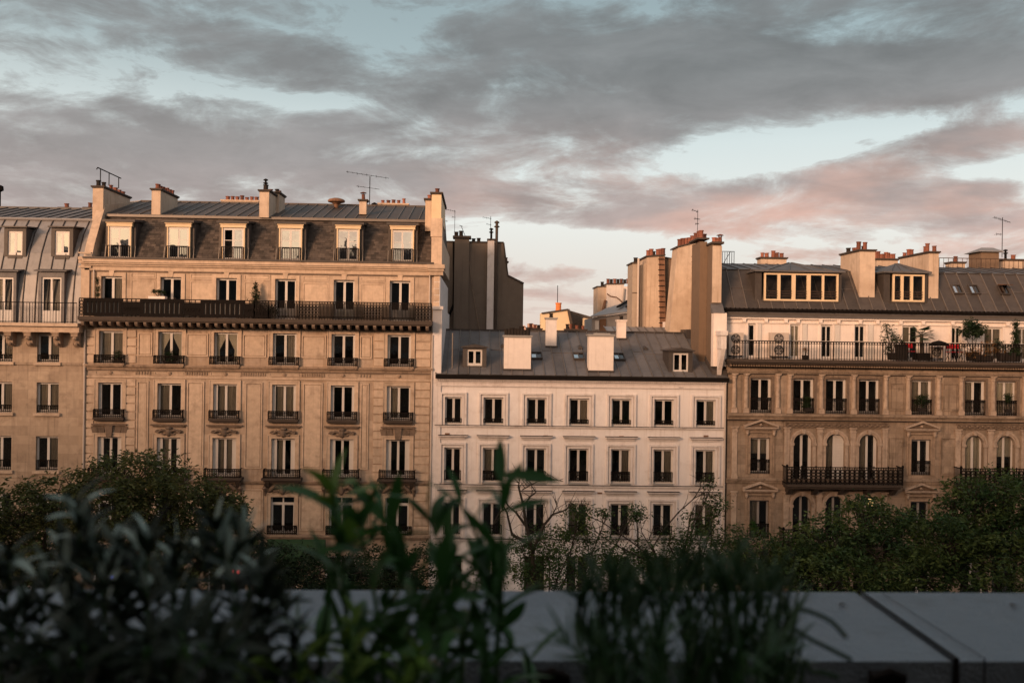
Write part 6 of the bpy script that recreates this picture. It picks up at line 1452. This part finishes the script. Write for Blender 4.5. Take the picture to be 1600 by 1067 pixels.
# cloth on the balcony of the limestone house
q = P(540, 498, 49.8); m = MB(); vs = []
for i in range(13):
    x = P(528+i*2, 490, 49.8).x; y = 49.85+.03*math.sin(i*1.7); vs += [(x, y, P(530, 496, 49.8).z), (x, y-.02, P(530, 485+1.5*math.sin(i*.9), 49.8).z)]
m.add(vs, [(2*i, 2*i+2, 2*i+3, 2*i+1) for i in range(12)]); tag(m.build('white_cloth', MAT['curtain']), 'white cloth hanging behind the balcony rail below the fifth window', 'cloth')
# lamp in the arched window
q = P(1358, 785, 50.7); root = empty('room_lamp', q); tag(root, 'lit warm lamp glowing inside the arched window half hidden by the tree', 'lamp')
m = MB(); m.lathe([(.20, 0), (.30, .02), (.20, .34), (.12, .36)], tuple(q-Vector((0, 0, .15))), 12); m.build('lamp_shade', MAT['lamp_glow'], root); MB().tube([q-Vector((0, 0, .15)), q-Vector((0, 0, .55))], .03, 6).build('lamp_base', MAT['iron'], root)
# traffic signals among the leaves
for px_, py_, Y, lab, em in ((366, 892, 27, 'traffic signal showing red, left of the tall foreground shoots', 'red_light'), (373, 893, 26.2, 'second red traffic signal close beside the first one', 'red_light'), (176, 901, 26, 'small blue lit sign glimpsed below the left tree', 'blue_light')):
    q = P(px_, py_, Y); root = empty('traffic_signal' if em == 'red_light' else 'street_sign', (q.x, Y, .13)); tag(root, lab, 'traffic light' if em == 'red_light' else 'sign')
    MB().tube([(q.x, Y, 0), (q.x, Y, q.z-.5)], .05, 8).build('pole', MAT['iron'], root); MB().box(q.x-.14, q.x+.14, Y, Y+.2, q.z-.62, q.z+.16).build('signal_box', MAT['iron'], root)
    m = MB(); N = 14; m.add([(q.x, Y-.012, q.z)]+[(q.x+.06*math.cos(2*PI*j/N), Y-.012, q.z+.06*math.sin(2*PI*j/N)) for j in range(N)], [(0, 1+j, 1+(j+1) % N) for j in range(N)]); m.build('lens', MAT[em], root)
# ------------------------------------------------------------------ parapet of our terrace
ZP = EYE-.452; yF, yK = 1.285, 1.625
def ppar(name, x0, x1, mat, sl=0.0):
    m = MB(); m.add([(x0, yF, ZP-.006), (x1, yF, ZP-.006), (x1, yK, ZP), (x0, yK, ZP), (x0, yF+.002, ZP-.075), (x1, yF+.002, ZP-.075), (x0, yF+.02, ZP-.075), (x1, yF+.02, ZP-.075), (x0, yK, ZP-.06), (x1, yK, ZP-.06)],
                    [(0, 1, 2, 3), (4, 5, 1, 0), (6, 7, 5, 4), (3, 2, 9, 8), (0, 3, 8, 6, 4), (1, 5, 7, 9, 2)])
    return m.build(name, MAT[mat], PAR)
surf('cap_zinc', (.165, .20, .235), .3, .85, (.07, .085, .10), rough=.6, bump=.6, metal=.15, spec=.35, scale=3.2, tint=(.115, .145, .178), grain=60)
surf('parapet_grey', (.028, .032, .038), .1, .3, (.03, .03, .033), rough=.7, bump=.1, scale=4)
PAR = empty('parapet', (0, yK, 12.9)); tag(PAR, 'parapet with a grey metal capping running across below the view', 'wall')
xj = P(1494, 1028, yF).x
ppar('metal_cap', -1.9, xj-.006, 'cap_zinc'); ppar('metal_cap', xj+.006, 2.2, 'cap_zinc')
m = MB(); m.box(-1.9, 2.2, yF+.03, yK-.03, 12.9, ZP-.062); m.build('wall', MAT['parapet_grey'], PAR)
m = MB()
for xx, hw in ((xj-.002, .0045), (xj+.040, .0012)): m.add([(xx-hw, yF-.004, ZP-.09), (xx+hw, yF-.004, ZP-.09), (xx+hw, yF-.004, ZP+.0), (xx-hw, yF-.004, ZP+.0), (xx-hw*.6, yK-.01, ZP+.006*hw/.004), (xx+hw*.6, yK-.01, ZP+.006*hw/.004)], [(0, 1, 2, 3), (3, 2, 5, 4)])
m.build('joint_strip', MAT['iron'], PAR)
for px_ in (862, 1385):
    q = P(px_, 1052, yF-.02); m = MB(); m.tube([q+Vector((-.022, 0, -.03)), q+Vector((-.02, -.01, .0)), q+Vector((0, -.012, .008)), q+Vector((.02, -.01, 0)), q+Vector((.022, 0, -.03))], .006, 6); m.box(q.x-.02, q.x+.02, q.y, q.y+.015, q.z-.05, q.z-.0); m.build('clamp', MAT['iron'], PAR)
# bits of leaf litter on the capping
for px_, py_ in ((1317, 938), (1584, 945), (760, 935)):
    q = P(px_, py_, 1.54); m = MB(); m.add([(q.x-.008, 1.54, ZP+.002), (q.x, 1.535, ZP+.006), (q.x+.009, 1.543, ZP+.002), (q.x, 1.55, ZP+.003)], [(0, 1, 2, 3)])
    lab = {1317: 'dark speck of debris on the capping left of the joint', 1584: 'dead leaf on the capping at the right edge', 760: 'dark speck of debris on the capping among the stems'}[px_]
    tag(m.build('dead_leaf', MAT['bark']), lab, 'leaf')
# planter below the view
PLN = empty('planter', (0, .85, 13.6)); tag(PLN, 'long planter trough in front of the parapet holding all the foreground plants', 'planter')
m = MB(); m.box(-1.6, 1.6, .62, .65, 13.6, 14.32); m.box(-1.6, 1.6, 1.18, 1.21, 13.6, 14.32); m.box(-1.6, -1.57, .65, 1.18, 13.6, 14.32); m.box(1.57, 1.6, .65, 1.18, 13.6, 14.32); m.build('trough', MAT['parapet_grey'], PLN)
MB().box(-1.56, 1.56, .66, 1.17, 13.7, 14.27).build('soil', MAT['soil'], PLN)
SOILZ = 14.27
def blade(w, bend, fold=.25, mat='leaf_front', seg=5, shape='lance', cup=0):
    """one leaf along +X, unit length, origin at its base"""
    m = MB(); vs = []
    for i in range(seg+1):
        t = i/seg
        ww = w*(math.sin(PI*min(1, t*.92+.06))**.8 if shape == 'lance' else (math.sin(PI*(t**.75)*.97+.03)**.7 if shape == 'spoon' else (1-t)**.5*min(1, t*6+.35)))
        a = bend*t; x = t*(1-.16*abs(bend)*t); z = -bend*t*t*.5
        vs += [(x, -ww/2, z+fold*ww*.5), (x, 0, z), (x, ww/2, z+fold*ww*.5)]
    fs = []
    for i in range(seg): o = i*3; fs += [(o, o+1, o+4, o+3), (o+1, o+2, o+5, o+4)]
    m.add(vs, fs); return m.mesh('leaf', MAT[mat], smooth=True)
LV = {k: [blade(*a, mat=mt, shape=sh) for a in v] for k, (v, mt, sh) in dict(
    front=([(.23, .5), (.26, .9), (.21, .2), (.25, -.3)], 'leaf_front', 'lance'), lime=([(.30, .4), (.28, .8)], 'leaf_lime', 'lance'),
    silver=([(.21, .7), (.24, 1.2), (.20, .2), (.22, -.35)], 'leaf_silver', 'spoon'), dark=([(.22, .6), (.26, 1.1), (.22, .1)], 'leaf_deep', 'spoon'), needle=([(.10, .25), (.085, .6), (.10, -.2)], 'leaf_needle', 'grass')).items()}
def put_leaf(root, kind, p, d, L, rr, roll=None):
    d = Vector(d).normalized(); y = Vector((0, 0, 1)).cross(d)
    if y.length < .05: y = Vector((0, 1, 0))
    y.normalize(); z = d.cross(y); a = rr.uniform(-.7, .7) if roll is None else roll
    y2 = y*math.cos(a)+z*math.sin(a); z2 = d.cross(y2)
    o = bpy.data.objects.new('leaf', rr.choice(LV[kind])); COL.objects.link(o); o.parent = root
    Mx = Matrix((d*L, y2*L, z2*L)).transposed().to_4x4(); Mx.translation = Vector(p)-origin(root); o.matrix_local = Mx
    return o
def stem_curve(pts, n=10):
    out = []
    for i in range(len(pts)-1):
        p0 = pts[max(i-1, 0)]; p1 = pts[i]; p2 = pts[i+1]; p3 = pts[min(i+2, len(pts)-1)]
        for k in range(n):
            t = k/n; out.append(.5*((2*p1)+(-p0+p2)*t+(2*p0-5*p1+4*p2-p3)*t*t+(-p0+3*p1-3*p2+p3)*t*t*t))
    return out+[pts[-1]]
def plant(name, label, cat, group, stems, kind, Lf, gap, up, seed, srad=.0022, tuft=0, whorl=2, tipkind=None, start=.25, stemmat='leaf_front'):
    """stems: list of [(px, py), ...] from the bottom up with a depth Y; leaves all the way, rosette at the tip"""
    rr = random.Random(seed); Y0 = stems[0][0]; q = P(stems[0][1][0][0], 1067, Y0)
    root = empty(name, (q.x, Y0, SOILZ)); tag(root, label, cat, group); cnt = 0
    for Y, pts in stems:
        b0 = P(pts[0][0], pts[0][1], Y); p3 = [Vector((b0.x+rr.uniform(-.02, .02), Y, SOILZ-.01))]+[P(a, c, Y+rr.uniform(-.02, .02)) for a, c in pts]
        cv = stem_curve(p3, 8)
        m = MB(); m.tube(cv[::2]+[cv[-1]], [srad*(1.25-.8*i/(len(cv)//2+1)) for i in range(len(cv[::2])+1)], 5); m.build('stem', MAT[stemmat], root)
        tot = sum((cv[i+1]-cv[i]).length for i in range(len(cv)-1)); acc = 0; ph = rr.uniform(0, 6); ZV = EYE-.405*Y-.03
        s = 0
        for i in range(len(cv)-1):
            if cv[i].z > ZV: break
            s += (cv[i+1]-cv[i]).length
        per = 298//len(stems); g2 = max(gap, (tot-s)*whorl/max(4, per-tuft-2)); c0 = cnt
        for i in range(len(cv)-1):
            seg = (cv[i+1]-cv[i]); L = seg.length
            while s < acc+L:
                p = cv[i]+seg*((s-acc)/L); t = seg.normalized(); ph += 2.4 if whorl == 1 else 1.57+rr.uniform(-.3, .3)
                fr = s/tot; u = t.cross(Vector((.3, 1, .2))).normalized(); v = t.cross(u)
                for w in range(whorl):
                    a = ph+w*2*PI/whorl; d_ = (u*math.cos(a)+v*math.sin(a))+t*(up+rr.uniform(-.25, .35))
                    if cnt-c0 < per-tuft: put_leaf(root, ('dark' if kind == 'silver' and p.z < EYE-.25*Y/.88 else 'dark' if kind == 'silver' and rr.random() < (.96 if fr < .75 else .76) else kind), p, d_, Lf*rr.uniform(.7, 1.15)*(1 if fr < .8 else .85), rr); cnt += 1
                s += g2*rr.uniform(.75, 1.25)
            acc += L
        t = (cv[-1]-cv[-3]).normalized(); u = t.cross(Vector((.3, 1, .2))).normalized(); v = t.cross(u)
        for k in range(tuft):
            a = k*2.4+ph; d_ = (u*math.cos(a)+v*math.sin(a))*(.35+.5*(k/tuft))+t
            if cnt-c0 < per: put_leaf(root, tipkind or ('dark' if kind == 'silver' and k % 5 in (0, 2, 3) else kind), cv[-1]-t*.004*k, d_, Lf*rr.uniform(.6, .95), rr); cnt += 1
    return root
GS = 'silvery shrubs in the planter'
def shoots(x0, x1, ytops, Y, bottom=1085, rr=random.Random(3), bend=30):
    n = len(ytops); out = []
    for i, yt in enumerate(ytops):
        xt = x0+(x1-x0)*(i+.5)/n; xb = xt*.6+(x0+x1)/2*.4+rr.uniform(-15, 15)
        out.append((Y+rr.uniform(-.07, .07), [(xb, bottom), (xb*.6+xt*.4+rr.uniform(-bend, bend)*.5, bottom*.55+yt*.45), (xt, yt)]))
    return out
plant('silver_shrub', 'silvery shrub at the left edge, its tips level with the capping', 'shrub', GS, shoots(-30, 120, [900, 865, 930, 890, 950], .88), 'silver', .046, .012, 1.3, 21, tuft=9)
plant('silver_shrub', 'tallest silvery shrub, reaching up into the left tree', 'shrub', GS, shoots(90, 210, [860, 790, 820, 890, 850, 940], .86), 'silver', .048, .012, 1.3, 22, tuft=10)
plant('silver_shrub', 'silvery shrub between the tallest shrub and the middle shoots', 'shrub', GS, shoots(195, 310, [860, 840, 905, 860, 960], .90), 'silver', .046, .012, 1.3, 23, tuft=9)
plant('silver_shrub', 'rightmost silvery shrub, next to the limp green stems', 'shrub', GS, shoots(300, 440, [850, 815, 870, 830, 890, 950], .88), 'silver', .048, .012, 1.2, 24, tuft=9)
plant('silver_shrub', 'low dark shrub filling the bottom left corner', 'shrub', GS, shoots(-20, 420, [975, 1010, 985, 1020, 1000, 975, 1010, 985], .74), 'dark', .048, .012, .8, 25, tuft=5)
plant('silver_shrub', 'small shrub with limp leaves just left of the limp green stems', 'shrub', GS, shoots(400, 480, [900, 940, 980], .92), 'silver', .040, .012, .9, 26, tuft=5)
GF = 'broad leaved shoots in the planter'
plant('leafy_shoot', 'bright green upright shoot rising before the limestone house', 'plant', GF, [(.90, [(545, 1080), (540, 950), (530, 860), (520, 775)]), (.93, [(500, 1080), (505, 990), (520, 900), (540, 850)])], 'front', .070, .032, 1.5, 31, .0028, tuft=5, tipkind='lime')
plant('leafy_shoot', 'group of dark leaning stems in the middle of the planter', 'plant', GF, [(.86, [(600, 1080), (590, 960), (575, 880), (560, 815)]), (.95, [(640, 1080), (655, 980), (640, 880), (600, 810)]), (.9, [(650, 1080), (680, 970), (690, 870), (665, 800)]), (.88, [(575, 1080), (560, 1000), (620, 930), (630, 880)])], 'front', .070, .032, .9, 32, .0028, tuft=5)
plant('leafy_shoot', 'tall thin stem with one long level leaf against the cream house', 'plant', GF, [(.88, [(775, 1080), (782, 960), (785, 860), (783, 760)]), (.92, [(720, 1080), (735, 960), (750, 860), (720, 790)])], 'front', .066, .034, .7, 33, .003, tuft=3)
rt = [o for o in bpy.data.objects if o.name.startswith('leafy_shoot')][-1]
put_leaf(rt, 'front', P(784, 742, .88), (1, -.1, .04), .062, random.Random(2), .9); put_leaf(rt, 'front', P(784, 770, .88), (-1, .1, .25), .045, random.Random(2), .5); put_leaf(rt, 'front', P(790, 800, .88), (1, .1, .45), .05, random.Random(2), .6)
plant('leafy_shoot', 'tangle of dark leaves left of the bare grey capping', 'plant', GF, [(.9, [(690, 1080), (720, 1010), (760, 950), (770, 890)]), (.84, [(760, 1080), (740, 1000), (690, 940), (700, 880)]), (.93, [(830, 1080), (800, 1010), (775, 960), (760, 900)]), (.86, [(640, 1080), (630, 1010), (660, 960), (700, 930)])], 'front', .068, .030, .8, 34, .0026, tuft=4)
plant('leafy_shoot', 'low lime green sprouts at the bottom of the planter', 'plant', GF, [(.8, [(380, 1090), (385, 1050), (400, 1040)]), (.82, [(545, 1090), (550, 1020), (552, 960)]), (.8, [(620, 1090), (640, 1050), (655, 1020)]), (.84, [(470, 1090), (475, 1040), (500, 1010)])], 'lime', .035, .016, .9, 35, .002, tuft=4)
GN = 'narrow leaved tufts in the planter'
for j, (a, c, yt, yy, lab) in enumerate(((900, 985, [930, 905, 925, 915, 945], .90, 'dark narrow leaved tuft at the left of the right hand clump'), (975, 1060, [925, 935, 905, 900, 925], .86, 'narrow leaved tuft in the middle left of the right hand clump'),
                                         (1050, 1130, [900, 890, 885, 905, 915], .92, 'greyish narrow leaved tuft, tallest of the right hand clump'), (1120, 1190, [895, 905, 885, 915, 925], .88, 'narrow leaved tuft in the middle right of the right hand clump'),
                                         (1180, 1250, [925, 905, 910, 930, 955], .90, 'rightmost narrow leaved tuft beside the open capping'))):
    plant('narrow_tuft', lab, 'plant', GN, shoots(a, c, yt, yy, bend=24), 'needle', .062, .012, 2.2, 50+j, .0022, tuft=7, start=.2)
plant('narrow_tuft', 'low dark tuft in front of the right hand clump', 'plant', GN, shoots(860, 1240, [1000, 1010, 990, 1000, 985, 1005, 995, 1010], .76), 'needle', .05, .009, 1.6, 60, .002, tuft=6)
# arching bare stalks either side of the clump
root = empty('arching_stalks', (P(1200, 1067, .9).x, .9, SOILZ)); tag(root, 'thin bare stalks arching out over the capping on both sides of the clump', 'plant')
for Y, pts in ((.88, [(1215, 1080), (1235, 960), (1290, 965), (1322, 995)]), (.9, [(1180, 1080), (1225, 985), (1270, 1000), (1330, 1030)]), (.9, [(950, 1080), (915, 1000), (903, 940), (925, 900)]), (.92, [(960, 1060), (935, 1010), (908, 985), (905, 930)]), (.93, [(755, 990), (790, 945), (830, 922), (855, 915)]), (.9, [(945, 960), (905, 935), (880, 920), (860, 917)]), (.86, [(1250, 1090), (1270, 1050), (1310, 1058)])):
    b0 = P(pts[0][0], 1080, Y); cv = stem_curve([Vector((b0.x, Y, SOILZ))]+[P(a, c, Y) for a, c in pts], 8); m = MB(); m.tube(cv[::2]+[cv[-1]], [.0024]*(len(cv[::2])+1), 5); m.build('stalk', MAT['leaf_needle'], root)
